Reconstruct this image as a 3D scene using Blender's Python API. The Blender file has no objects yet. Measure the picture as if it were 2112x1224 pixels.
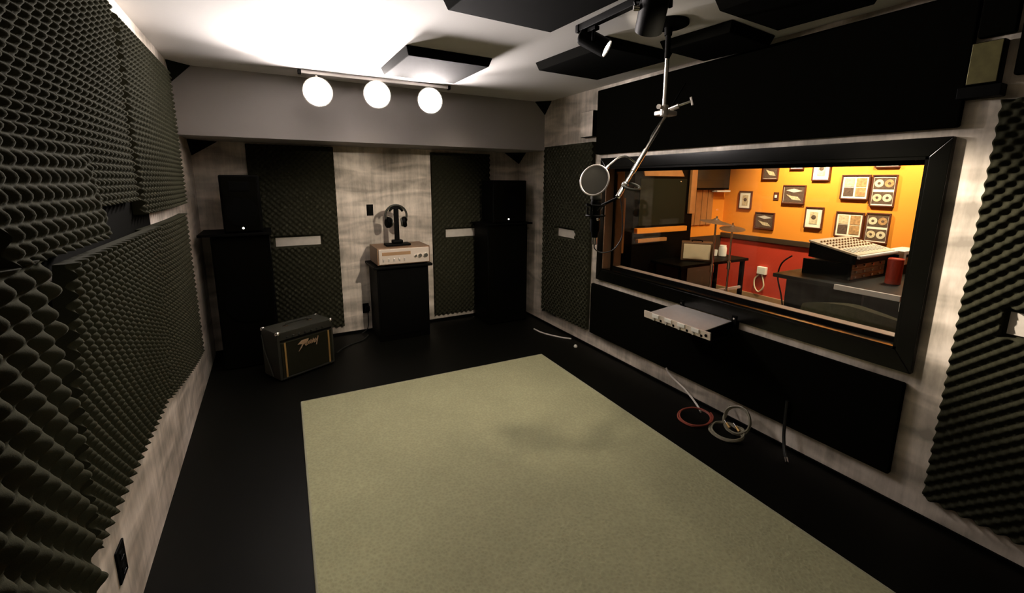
import bpy, bmesh, math, random
import numpy as np
from mathutils import Vector, Matrix

random.seed(7)
S = bpy.context.scene
COL = S.collection
PI = math.pi

# ------------------------------------------------------------------ camera
F_PX, YAW, PITCH, ROLL, CY = 908.26, math.radians(28.509), math.radians(10.634), math.radians(0.338), 543.3
cam_d = bpy.data.cameras.new('camera')
cam_d.sensor_fit = 'HORIZONTAL'
cam_d.sensor_width = 36.0
cam_d.lens = F_PX / 2112 * 36.0
cam_d.shift_y = (CY - 612) / 2112
cam_d.clip_start = 0.02
cam = bpy.data.objects.new('camera', cam_d)
COL.objects.link(cam)
_f = Vector((math.sin(YAW) * math.cos(PITCH), math.cos(YAW) * math.cos(PITCH), -math.sin(PITCH)))
_r = Vector((math.cos(YAW), -math.sin(YAW), 0))
_u = _r.cross(_f)
_r2 = _r * math.cos(ROLL) + _u * math.sin(ROLL)
_u2 = _u * math.cos(ROLL) - _r * math.sin(ROLL)
_m = Matrix((_r2, _u2, -_f)).transposed().to_4x4()
_m.translation = (0, 0, 1.5)
cam.matrix_world = _m
S.camera = cam

# ------------------------------------------------------------------ world, colour management, lights
S.view_settings.view_transform = 'Standard'
S.view_settings.look = 'None'
S.view_settings.exposure = 0.0
S.view_settings.gamma = 1.0
S.view_settings.use_curve_mapping = False
S.cycles.use_denoising = True
S.cycles.max_bounces = 8
S.cycles.sample_clamp_indirect = 6.0
W = bpy.data.worlds.new('world')
S.world = W
W.use_nodes = True
W.node_tree.nodes['Background'].inputs[0].default_value = (0.5, 0.5, 0.4, 1)
W.node_tree.nodes['Background'].inputs[1].default_value = 0.004

LAMP_BACK = 170.0         # emission of the three flood lamps on the far track
LAMP_NEAR = 60.0         # emission of the near track lens


def spot(name, loc, target, power, angle, blend=0.6, color=(1, 1, 1), radius=0.03):
    d = bpy.data.lights.new(name, 'SPOT')
    d.energy = power
    d.spot_size = math.radians(angle)
    d.spot_blend = blend
    d.color = color
    d.shadow_soft_size = radius
    o = bpy.data.objects.new(name, d)
    COL.objects.link(o)
    o.location = loc
    o.rotation_euler = (Vector(target) - Vector(loc)).to_track_quat('-Z', 'Y').to_euler()
    return o


WARM = (1.0, 0.86, 0.70)
PINK = (1.0, 0.90, 0.86)
# near track heads: the one seen from the side, the one seen from behind, then three unseen fills added to brighten the rug and walls
spot('track_or_fill_beam', (1.58, 1.79, 2.10), (2.48, 0.74, 1.22), 340, 32, 0.9, WARM)
spot('track_or_fill_beam', (1.46, 1.56, 2.00), (1.60, 2.60, 0.60), 60, 85, 1.0, WARM)
spot('track_or_fill_beam', (1.50, 1.00, 2.10), (0.75, 2.10, 0.0), 5, 115, 1.0, (1.0, 0.93, 0.76))
spot('track_or_fill_beam', (1.43, 0.90, 2.13), (1.05, 4.35, 0.95), 190, 38, 1.0, WARM)
spot('track_or_fill_beam', (1.43, 0.50, 2.12), (-0.52, 2.20, 0.25), 60, 50, 1.0, (1.0, 0.94, 0.78))
# the three flood lamps on the far track lean back and throw their light up along the ceiling
for _x, _z in ((0.36, 2.118), (0.778, 2.138), (1.194, 2.130)):
    spot('flood_beam', (_x - 0.02, 3.565, _z), (_x - 0.45, 1.95, 2.33), 230, 105, 1.0, PINK, 0.07)
# control room: ceiling downlights on the orange wall and desk; the last is an unseen fill added for the cabinet
spot('downlight_or_fill', (4.75, 2.75, 2.22), (5.28, 2.75, 1.3), 190, 120, 1.0, (1.0, 0.82, 0.55), 0.05)
spot('downlight_or_fill', (4.75, 1.75, 2.22), (5.20, 1.85, 1.2), 160, 120, 1.0, (1.0, 0.82, 0.55), 0.05)
spot('downlight_or_fill', (4.30, 1.40, 2.22), (3.70, 1.45, 0.8), 130, 75, 1.0, (1.0, 0.90, 0.74), 0.05)
spot('downlight_or_fill', (3.50, 2.20, 2.22), (3.95, 3.40, 0.8), 120, 85, 1.0, (1.0, 0.85, 0.62), 0.05)


# ------------------------------------------------------------------ materials
def mat(name, color, rough=0.6, metal=0.0, spec=0.5, noise=0.0, nscale=40.0, bump=0.0, bscale=200.0, emit=None, estr=0.0):
    m = bpy.data.materials.new(name)
    m.use_nodes = True
    nt = m.node_tree
    b = nt.nodes['Principled BSDF']
    b.inputs['Roughness'].default_value = rough
    b.inputs['Metallic'].default_value = metal
    b.inputs['Specular IOR Level'].default_value = spec
    tc = nt.nodes.new('ShaderNodeTexCoord')
    n = nt.nodes.new('ShaderNodeTexNoise')
    n.inputs['Scale'].default_value = nscale
    n.inputs['Detail'].default_value = 4
    nt.links.new(tc.outputs['Object'], n.inputs['Vector'])
    mx = nt.nodes.new('ShaderNodeMix')
    mx.data_type = 'RGBA'
    k = noise
    mx.inputs['A'].default_value = tuple(c * (1 - k) for c in color) + (1,)
    mx.inputs['B'].default_value = tuple(min(1, c * (1 + k)) for c in color) + (1,)
    nt.links.new(n.outputs['Fac'], mx.inputs['Factor'])
    nt.links.new(mx.outputs['Result'], b.inputs['Base Color'])
    if bump:
        n2 = nt.nodes.new('ShaderNodeTexNoise')
        n2.inputs['Scale'].default_value = bscale
        nt.links.new(tc.outputs['Object'], n2.inputs['Vector'])
        bp = nt.nodes.new('ShaderNodeBump')
        bp.inputs['Strength'].default_value = bump
        bp.inputs['Distance'].default_value = 0.002
        nt.links.new(n2.outputs['Fac'], bp.inputs['Height'])
        nt.links.new(bp.outputs['Normal'], b.inputs['Normal'])
    if emit:
        b.inputs['Emission Color'].default_value = tuple(emit) + (1,)
        b.inputs['Emission Strength'].default_value = estr
    return m


def wall_mat():
    """silver-grey paint put on in trowel bands and vertical runs"""
    m = bpy.data.materials.new('brushed_silver_paint')
    m.use_nodes = True
    nt = m.node_tree
    L = nt.links.new
    b = nt.nodes['Principled BSDF']
    g = nt.nodes.new('ShaderNodeNewGeometry')
    sp = nt.nodes.new('ShaderNodeSeparateXYZ')
    L(g.outputs['Position'], sp.inputs[0])
    ad = nt.nodes.new('ShaderNodeMath')
    L(sp.outputs['X'], ad.inputs[0]); L(sp.outputs['Y'], ad.inputs[1])
    cb = nt.nodes.new('ShaderNodeCombineXYZ')
    L(ad.outputs[0], cb.inputs[0]); L(sp.outputs['Z'], cb.inputs[1])

    def nz(sx, sy, detail=3, dist=0.3):
        mp = nt.nodes.new('ShaderNodeMapping')
        mp.inputs['Scale'].default_value = (sx, sy, 1)
        L(cb.outputs[0], mp.inputs[0])
        n = nt.nodes.new('ShaderNodeTexNoise')
        n.inputs['Scale'].default_value = 1
        n.inputs['Detail'].default_value = detail
        n.inputs['Distortion'].default_value = dist
        L(mp.outputs[0], n.inputs['Vector'])
        return n.outputs['Fac']

    bands = nz(2.2, 8.5, 2, 0.6)
    runs = nz(26, 2.0, 4, 0.2)
    blot = nz(5, 4, 3, 0.4)
    fine = nz(90, 30, 2, 0)

    def math_(op, a, bb):
        n = nt.nodes.new('ShaderNodeMath'); n.operation = op
        for i, v in enumerate((a, bb)):
            if isinstance(v, float): n.inputs[i].default_value = v
            else: L(v, n.inputs[i])
        return n.outputs[0]
    s = math_('ADD', math_('MULTIPLY', bands, 0.5), math_('MULTIPLY', runs, 0.22))
    s = math_('ADD', s, math_('MULTIPLY', blot, 0.22))
    s = math_('ADD', s, math_('MULTIPLY', fine, 0.06))
    cr = nt.nodes.new('ShaderNodeValToRGB')
    e = cr.color_ramp.elements
    e[0].position = 0.40; e[0].color = (0.33, 0.29, 0.235, 1)
    e[1].position = 0.62; e[1].color = (0.90, 0.80, 0.69, 1)
    x = e.new(0.50); x.color = (0.58, 0.51, 0.425, 1)
    L(s, cr.inputs[0])
    L(cr.outputs[0], b.inputs['Base Color'])
    b.inputs['Metallic'].default_value = 0.15
    rr = nt.nodes.new('ShaderNodeMapRange')
    rr.inputs['To Min'].default_value = 0.62
    rr.inputs['To Max'].default_value = 0.34
    L(s, rr.inputs[0])
    L(rr.outputs[0], b.inputs['Roughness'])
    bp = nt.nodes.new('ShaderNodeBump')
    bp.inputs['Strength'].default_value = 0.5
    bp.inputs['Distance'].default_value = 0.004
    L(s, bp.inputs['Height'])
    L(bp.outputs[0], b.inputs['Normal'])
    return m


def glass_mat():
    m = bpy.data.materials.new('window_glass')
    m.use_nodes = True
    nt = m.node_tree
    nt.nodes.clear()
    out = nt.nodes.new('ShaderNodeOutputMaterial')
    tr = nt.nodes.new('ShaderNodeBsdfTransparent')
    tr.inputs[0].default_value = (0.97, 0.98, 0.96, 1)
    gl = nt.nodes.new('ShaderNodeBsdfGlossy')
    gl.inputs['Roughness'].default_value = 0.03
    fr = nt.nodes.new('ShaderNodeFresnel')
    gm = nt.nodes.new('ShaderNodeNewGeometry')
    mr = nt.nodes.new('ShaderNodeMapRange')          # same reflectance on both faces of the thin pane
    mr.inputs['To Min'].default_value = 1.5
    mr.inputs['To Max'].default_value = 1 / 1.5
    nt.links.new(gm.outputs['Backfacing'], mr.inputs['Value'])
    nt.links.new(mr.outputs[0], fr.inputs[0])
    mx = nt.nodes.new('ShaderNodeMixShader')
    nt.links.new(fr.outputs[0], mx.inputs[0])
    nt.links.new(tr.outputs[0], mx.inputs[1])
    nt.links.new(gl.outputs[0], mx.inputs[2])
    nt.links.new(mx.outputs[0], out.inputs[0])
    return m


def rug_mat():
    m = mat('rug_weave', (0.385, 0.375, 0.220), 0.95, noise=0.16, nscale=3.0, spec=0.1)
    nt = m.node_tree
    b = nt.nodes['Principled BSDF']
    tc = nt.nodes.new('ShaderNodeTexCoord')
    v = nt.nodes.new('ShaderNodeTexVoronoi')
    v.inputs['Scale'].default_value = 70
    nt.links.new(tc.outputs['Object'], v.inputs['Vector'])
    mx = nt.nodes.new('ShaderNodeMix')
    mx.data_type = 'RGBA'; mx.blend_type = 'MULTIPLY'
    mx.inputs['Factor'].default_value = 0.22
    src = b.inputs['Base Color'].links[0].from_socket
    nt.links.new(src, mx.inputs['A'])
    nt.links.new(v.outputs['Distance'], mx.inputs['B'])
    nt.links.new(mx.outputs['Result'], b.inputs['Base Color'])
    bp = nt.nodes.new('ShaderNodeBump')
    bp.inputs['Strength'].default_value = 0.5; bp.inputs['Distance'].default_value = 0.004
    nt.links.new(v.outputs['Distance'], bp.inputs['Height'])
    nt.links.new(bp.outputs[0], b.inputs['Normal'])
    return m


M = dict(
    wall=wall_mat(),
    ceil=mat('ceiling_paint', (0.74, 0.72, 0.70), 0.8, noise=0.02, bump=0.05, bscale=300),
    beam=mat('beam_paint', (0.30, 0.275, 0.26), 0.6, noise=0.03, nscale=6),
    floor=mat('black_floor', (0.0022, 0.0021, 0.0012), 0.5, spec=0.08, noise=0.3, nscale=5, bump=0.1, bscale=120),
    foam=mat('charcoal_foam', (0.026, 0.0255, 0.0155), 1.0, spec=0.05, noise=0.15, nscale=120, bump=0.25, bscale=500),
    foamb=mat('black_foam', (0.006, 0.006, 0.004), 1.0, spec=0.05, noise=0.2, nscale=150, bump=0.3, bscale=500),
    tile=mat('ceiling_tile_foam', (0.0035, 0.0034, 0.0024), 0.95, spec=0.03, noise=0.2, nscale=150, bump=0.3, bscale=500),
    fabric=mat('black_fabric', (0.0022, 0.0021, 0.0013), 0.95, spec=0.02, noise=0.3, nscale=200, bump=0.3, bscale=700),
    black=mat('black_paint', (0.0011, 0.0011, 0.0008), 0.55, spec=0.06, noise=0.2, nscale=30),
    gloss=mat('black_gloss', (0.0018, 0.0018, 0.0012), 0.20, spec=0.25, noise=0.2, nscale=10),
    vinyl=mat('black_vinyl', (0.025, 0.0245, 0.017), 0.55, spec=0.4, noise=0.2, nscale=80, bump=0.3, bscale=400),
    grille=mat('grille_cloth', (0.016, 0.015, 0.007), 0.9, spec=0.1, noise=0.3, nscale=300, bump=0.3, bscale=900),
    gold=mat('gold_trim', (0.50, 0.30, 0.10), 0.4, 0.4, noise=0.2, nscale=20),
    emblem=mat('emblem_metal', (0.80, 0.56, 0.38), 0.35, 0.6, noise=0.1),
    chrome=mat('chrome', (0.80, 0.77, 0.73), 0.22, 1.0, noise=0.05, nscale=10),
    steel=mat('brushed_steel', (0.62, 0.58, 0.54), 0.38, 0.5, noise=0.1, nscale=30),
    silver=mat('silver_face', (0.74, 0.64, 0.55), 0.4, 0.35, noise=0.05, nscale=30),
    walnut=mat('walnut_case', (0.20, 0.11, 0.055), 0.5, noise=0.35, nscale=25),
    slot=mat('white_slot_paint', (0.62, 0.57, 0.50), 0.5, noise=0.2, nscale=18),
    white=mat('white_plastic', (0.80, 0.78, 0.70), 0.45, noise=0.05),
    cream=mat('cream_cloth', (0.62, 0.51, 0.34), 0.8, noise=0.12, nscale=15),
    orange=mat('orange_paint', (0.84, 0.30, 0.03), 0.55, noise=0.06, nscale=2.5),
    red=mat('red_paint', (0.52, 0.045, 0.02), 0.55, noise=0.08, nscale=3),
    wood=mat('orange_wood', (0.42, 0.19, 0.06), 0.5, noise=0.3, nscale=14),
    brown=mat('brown_wood', (0.12, 0.065, 0.032), 0.5, noise=0.3, nscale=12),
    rail=mat('dark_rail', (0.045, 0.028, 0.016), 0.5, noise=0.2),
    tan=mat('tan_wood', (0.33, 0.19, 0.09), 0.6, noise=0.25, nscale=10),
    frame=mat('frame_brown', (0.10, 0.028, 0.014), 0.45, noise=0.2),
    paper=mat('white_mat_board', (0.86, 0.80, 0.66), 0.8, noise=0.03),
    printA=mat('print_tan', (0.42, 0.24, 0.10), 0.7, noise=0.9, nscale=45),
    printB=mat('print_dark', (0.10, 0.06, 0.04), 0.6, noise=1.0, nscale=60),
    printC=mat('print_pale', (0.60, 0.48, 0.30), 0.7, noise=0.7, nscale=50),
    disc=mat('disc_pale', (0.80, 0.72, 0.52), 0.3, 0.2, noise=0.1),
    redcan=mat('red_can', (0.50, 0.06, 0.03), 0.4, noise=0.1),
    redcord=mat('red_cord', (0.24, 0.05, 0.03), 0.5, noise=0.1),
    greycord=mat('grey_cord', (0.20, 0.18, 0.125), 0.5, noise=0.1),
    whitecord=mat('white_cord', (0.72, 0.66, 0.60), 0.45, noise=0.1),
    blackcord=mat('black_cord', (0.012, 0.012, 0.010), 0.5, noise=0.1),
    upholst=mat('dark_green_upholstery', (0.055, 0.057, 0.030), 0.95, spec=0.1, noise=0.5, nscale=60, bump=0.6, bscale=300),
    mesh=mat('pop_filter_mesh', (0.10, 0.095, 0.08), 0.9, spec=0.1, noise=0.1, nscale=400),
    desk=mat('desk_laminate', (0.010, 0.0098, 0.006), 0.5, spec=0.15, noise=0.2),
    dull=mat('dull_olive_metal', (0.14, 0.125, 0.05), 0.35, 0.5, noise=0.5, nscale=25),
    screen=mat('dark_screen', (0.010, 0.018, 0.022), 0.25, spec=0.5),
    led=mat('indicator_light', (1, 1, 0.9), 0.5, emit=(1, 0.97, 0.85), estr=3.0),
    lampb=mat('flood_lamp_glass', (1, 1, 1), 0.5, emit=PINK, estr=LAMP_BACK),
    lampn=mat('near_lamp_glass', (1, 1, 1), 0.5, emit=WARM, estr=LAMP_NEAR),
    glass=glass_mat(),
    rug=rug_mat(),
    rugedge=mat('rug_binding', (0.30, 0.29, 0.19), 0.9, noise=0.1),
)


# ------------------------------------------------------------------ mesh helpers
def frame_to(p, d, up=(0, 0, 1)):
    d = Vector(d).normalized()
    up = Vector(up)
    if abs(d.dot(up)) > 0.99: up = Vector((0, 1, 0))
    x = up.cross(d).normalized(); y = d.cross(x)
    m = Matrix((x, y, d)).transposed().to_4x4()
    m.translation = p
    return m


class MB:
    def __init__(self):
        self.bm = bmesh.new()

    def _add(self, src):
        me = bpy.data.meshes.new('t')
        src.to_mesh(me); src.free()
        self.bm.from_mesh(me)
        bpy.data.meshes.remove(me)
        return self

    def box(self, a, b, bev=0.0, seg=2, m=None):
        s = bmesh.new()
        a, b = Vector(a), Vector(b)
        bmesh.ops.create_cube(s, size=1)
        c = (a + b) / 2; d = b - a
        for v in s.verts:
            v.co = Vector((c.x + v.co.x * d.x, c.y + v.co.y * d.y, c.z + v.co.z * d.z))
        if bev:
            bmesh.ops.bevel(s, geom=s.edges[:], offset=bev, segments=seg, affect='EDGES', profile=0.5)
        if m is not None: bmesh.ops.transform(s, matrix=m, verts=s.verts)
        return self._add(s)

    def hexa(self, pts, bev=0.0):
        """eight corners: bottom four in order, top four in order"""
        s = bmesh.new()
        v = [s.verts.new(p) for p in pts]
        for f in ((3, 2, 1, 0), (4, 5, 6, 7), (0, 1, 5, 4), (1, 2, 6, 5), (2, 3, 7, 6), (3, 0, 4, 7)):
            s.faces.new([v[i] for i in f])
        bmesh.ops.recalc_face_normals(s, faces=s.faces)
        if bev: bmesh.ops.bevel(s, geom=s.edges[:], offset=bev, segments=2, affect='EDGES', profile=0.5)
        return self._add(s)

    def cyl(self, p, q, r, r2=None, seg=20, bev=0.0):
        p, q = Vector(p), Vector(q)
        s = bmesh.new()
        bmesh.ops.create_cone(s, cap_ends=True, segments=seg, radius1=r, radius2=r if r2 is None else r2, depth=(q - p).length)
        if bev:
            es = [e for e in s.edges if any(len(f.verts) > 4 for f in e.link_faces)]
            bmesh.ops.bevel(s, geom=es, offset=bev, segments=2, affect='EDGES', profile=0.5)
        bmesh.ops.transform(s, matrix=frame_to((p + q) / 2, q - p), verts=s.verts)
        return self._add(s)

    def ball(self, c, r, sc=(1, 1, 1), seg=16):
        s = bmesh.new()
        bmesh.ops.create_uvsphere(s, u_segments=seg, v_segments=max(6, seg // 2), radius=r)
        for v in s.verts: v.co = Vector((c[0] + v.co.x * sc[0], c[1] + v.co.y * sc[1], c[2] + v.co.z * sc[2]))
        return self._add(s)

    def lathe(self, prof, m, seg=28, close=False):
        """prof: list of (radius, height) along local z of matrix m"""
        s = bmesh.new()
        rings = []
        for r, h in prof:
            rings.append([s.verts.new(m @ Vector((max(r, 1e-5) * math.cos(2 * PI * k / seg), max(r, 1e-5) * math.sin(2 * PI * k / seg), h))) for k in range(seg)])
        for i in range(len(rings) - 1):
            for k in range(seg):
                s.faces.new((rings[i][k], rings[i][(k + 1) % seg], rings[i + 1][(k + 1) % seg], rings[i + 1][k]))
        if not close:
            s.faces.new(rings[0][::-1]); s.faces.new(rings[-1])
        else:
            for k in range(seg):
                s.faces.new((rings[-1][k], rings[-1][(k + 1) % seg], rings[0][(k + 1) % seg], rings[0][k]))
        bmesh.ops.recalc_face_normals(s, faces=s.faces)
        return self._add(s)

    def tube(self, pts, r, seg=8, smooth=True, closed=False):
        pts = [Vector(p) for p in pts]
        if smooth and len(pts) > 2:
            out = []
            n = len(pts)
            rng = n if closed else n - 1
            for i in range(rng):
                p0 = pts[(i - 1) % n] if (closed or i > 0) else pts[i]
                p1 = pts[i]; p2 = pts[(i + 1) % n]
                p3 = pts[(i + 2) % n] if (closed or i + 2 < n) else p2
                for k in range(6):
                    t = k / 6
                    out.append(0.5 * ((2 * p1) + (p2 - p0) * t + (2 * p0 - 5 * p1 + 4 * p2 - p3) * t * t + (3 * p1 - p0 - 3 * p2 + p3) * t ** 3))
            if not closed: out.append(pts[-1])
            pts = out
        s = bmesh.new()
        rings = []
        n = len(pts)
        x = None
        for i, p in enumerate(pts):
            if closed: d = pts[(i + 1) % n] - pts[i - 1]
            else: d = pts[min(i + 1, n - 1)] - pts[max(i - 1, 0)]
            d.normalize()
            if x is None:
                x = d.orthogonal().normalized()
            else:
                x = (x - d * x.dot(d)).normalized()
            y = d.cross(x)
            rr = r[i] if isinstance(r, list) else r
            rings.append([s.verts.new(p + (x * math.cos(2 * PI * k / seg) + y * math.sin(2 * PI * k / seg)) * rr) for k in range(seg)])
        for i in range(n if closed else n - 1):
            a, b = rings[i], rings[(i + 1) % n]
            for k in range(seg):
                s.faces.new((a[k], a[(k + 1) % seg], b[(k + 1) % seg], b[k]))
        if not closed:
            s.faces.new(rings[0][::-1]); s.faces.new(rings[-1])
        bmesh.ops.recalc_face_normals(s, faces=s.faces)
        return self._add(s)

    def prism(self, poly, m, depth, bev=0.0):
        """polygon (x, y) extruded along local z of matrix m"""
        s = bmesh.new()
        a = [s.verts.new((x, y, 0)) for x, y in poly]
        b = [s.verts.new((x, y, depth)) for x, y in poly]
        n = len(poly)
        s.faces.new(a[::-1]); s.faces.new(b)
        for i in range(n): s.faces.new((a[i], a[(i + 1) % n], b[(i + 1) % n], b[i]))
        bmesh.ops.recalc_face_normals(s, faces=s.faces)
        if bev: bmesh.ops.bevel(s, geom=s.edges[:], offset=bev, segments=1, affect='EDGES', profile=0.5)
        bmesh.ops.transform(s, matrix=m, verts=s.verts)
        return self._add(s)

    def build(self, name, m, parent=None, local=False, smooth=35):
        me = bpy.data.meshes.new(name)
        if smooth:
            for f in self.bm.faces: f.smooth = True
            for e in self.bm.edges:
                if len(e.link_faces) == 2 and e.calc_face_angle(0) > math.radians(smooth): e.smooth = False
        o = bpy.data.objects.new(name, me)
        off = Vector((0, 0, 0))
        if parent is not None:
            o.parent = parent
            if not local:
                q = parent
                while q is not None:
                    off += q.location; q = q.parent
        elif not local:
            # a thing of one mesh: its origin goes to the middle of its base
            vs = [v.co for v in self.bm.verts]
            off = Vector(((min(v.x for v in vs) + max(v.x for v in vs)) / 2, (min(v.y for v in vs) + max(v.y for v in vs)) / 2, min(v.z for v in vs)))
            o.location = off
        for v in self.bm.verts: v.co -= off
        self.bm.to_mesh(me); self.bm.free()
        me.materials.append(m)
        COL.objects.link(o)
        if smooth:
            wn = o.modifiers.new('weighted_normal', 'WEIGHTED_NORMAL')      # keeps big flat faces flat beside their bevels
            wn.keep_sharp = True
        return o


def tag(o, label, cat, group=None):
    o['label'] = label; o['category'] = cat
    if group: o['group'] = group
    return o


def thing(name, label, cat, loc=(0, 0, 0), group=None, rot=None):
    o = bpy.data.objects.new(name, None)
    o.empty_display_size = 0.1
    COL.objects.link(o)
    o.location = loc
    if rot: o.rotation_euler = rot
    return tag(o, label, cat, group)


def struct(o):
    o['kind'] = 'structure'
    return o


def box(a, b, bev=0.0, seg=2, m=None): return MB().box(a, b, bev, seg, m)


# ------------------------------------------------------------------ the two rooms
XL, XR, YB, ZC = -0.533, 2.483, 4.42, 2.267
YF = -1.6                      # wall behind the camera
X2A, X2B = 2.633, 5.30         # control room
Y2A, Y2B = -0.6, 3.85
WY0, WY1, WZ0, WZ1 = 0.84, 2.90, 0.75, 1.61     # opening in the right wall

struct(box((XL - 0.1, YF - 0.1, -0.1), (X2B + 0.1, YB + 0.1, 0)).build('floor', M['floor']))
struct(box((XL - 0.1, YF - 0.1, ZC), (X2B + 0.1, YB + 0.1, ZC + 0.1)).build('ceiling', M['ceil']))
struct(box((XL - 0.1, YF, 0), (XL, YB, ZC)).build('wall_left', M['wall']))
struct(box((XL - 0.1, YB, 0), (X2A, YB + 0.1, ZC)).build('wall_back', M['wall']))
struct(box((XL - 0.1, YF - 0.1, 0), (X2A, YF, ZC)).build('wall_front', M['foam']))
w = MB()
w.box((XR, YF, 0), (X2A, WY0, ZC)).box((XR, WY1, 0), (X2A, YB, ZC))
w.box((XR, WY0, 0), (X2A, WY1, WZ0)).box((XR, WY0, WZ1), (X2A, WY1, ZC))
struct(w.build('wall_right', M['wall']))
struct(box((XL, 3.90, 1.802), (XR, YB, ZC)).build('trim_1', M['beam']))           # the dropped beam over the back wall
# thin black skirting, level with the black floor
struct(box((XL, YB - 0.012, 0), (XR, YB, 0.022)).build('baseboard_back', M['black']))
struct(box((XR - 0.012, YF, 0), (XR, YB - 0.012, 0.016)).build('baseboard_right', M['black']))

# control room shell: orange above a dark rail, red below
struct(box((X2B, Y2A, 0.80), (X2B + 0.1, Y2B, ZC)).build('wall_far', M['orange']))
struct(box((X2B, Y2A, 0), (X2B + 0.1, Y2B, 0.80)).build('wall_far_lower', M['red']))
struct(box((X2B - 0.025, Y2A, 0.772), (X2B, Y2B, 0.835), 0.006).build('trim_2', M['rail']))
struct(box((X2B - 0.02, Y2A, 0), (X2B, Y2B, 0.11), 0.005).build('baseboard_far', M['tan']))
struct(box((X2A, Y2B, 0.80), (X2B + 0.1, Y2B + 0.1, ZC)).build('wall_far_left', M['orange']))
struct(box((X2A, Y2B, 0), (X2B + 0.1, Y2B + 0.1, 0.80)).build('wall_far_left_lower', M['rail']))
struct(box((X2A, Y2A - 0.1, 0), (X2B + 0.1, Y2A, ZC)).build('wall_far_right', M['orange']))

# ------------------------------------------------------------------ the window in the right wall
win = bpy.data.objects.new('window_1', None)
COL.objects.link(win); win.location = (XR, 1.9, WZ0); struct(win)
OY0, OY1, OZ0, OZ1 = 0.772, 2.975, 0.655, 1.688     # outside of the casing
XF = XR - 0.03
# casing: four mitred boards
def casing(p_out0, p_out1, p_in1, p_in0):
    pts = [(XF, *p) for p in (p_out0, p_out1, p_in1, p_in0)] + [(XR + 0.002, *p) for p in (p_out0, p_out1, p_in1, p_in0)]
    return MB().hexa(pts, 0.004).build('casing_board', M['gloss'], win)
casing((OY0, OZ0), (OY1, OZ0), (WY1, WZ0), (WY0, WZ0))
casing((OY0, OZ1), (OY1, OZ1), (WY1, WZ1), (WY0, WZ1))
casing((OY0, OZ0), (OY0, OZ1), (WY0, WZ1), (WY0, WZ0))
casing((OY1, OZ0), (OY1, OZ1), (WY1, WZ1), (WY1, WZ0))
# lining of the opening, stop beads, glass
r = MB()
t = 0.012
box((XF + 0.004, WY0, WZ0), (X2A + 0.02, WY0 + t, WZ1)).build('jamb_lining', M['gloss'], win)
box((XF + 0.004, WY1 - t, WZ0), (X2A + 0.02, WY1, WZ1)).build('jamb_lining', M['brown'], win)['label'] = 'brown wooden jamb lining'
for (z0_, z1_) in ((WZ0 + 0.05, 1.10), (1.15, WZ1 - 0.05)): box((2.57, WY1 - t - 0.006, z0_), (2.62, WY1 - t + 0.002, z1_), 0.002).build('jamb_panel', M['brown'], win)
box((X2A + 0.02, WY1 - 0.02, WZ0 + 0.13), (X2A + 0.04, WY1 + 0.06, WZ1 - 0.25), 0.003).build('inner_casing', M['wood'], win)
r.box((XF + 0.004, WY0, WZ1 - t), (X2A + 0.02, WY1, WZ1))
r.build('head_lining', M['gloss'], win)
box((XF + 0.004, WY0, WZ0), (X2A + 0.02, WY1, WZ0 + t)).build('sill_board', M['gloss'], win)
b_ = MB()
xb = 2.55
for y in (WY0 + t, WY1 - t - 0.02): b_.box((xb - 0.012, y, WZ0 + t), (xb, y + 0.02, WZ1 - t))
for z in (WZ0 + t, WZ1 - t - 0.02): b_.box((xb - 0.012, WY0 + t, z), (xb, WY1 - t, z + 0.02))
b_.build('stop_bead', M['black'], win)
box((xb, WY0 + t, WZ0 + t), (xb + 0.008, WY1 - t, WZ1 - t)).build('glass_pane', M['glass'], win)
box((X2A - 0.055, WY0 + t, WZ0 + t), (X2A + 0.03, WY1 - t, WZ0 + t + 0.008), 0.002).build('inner_sill', M['slot'], win)


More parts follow.
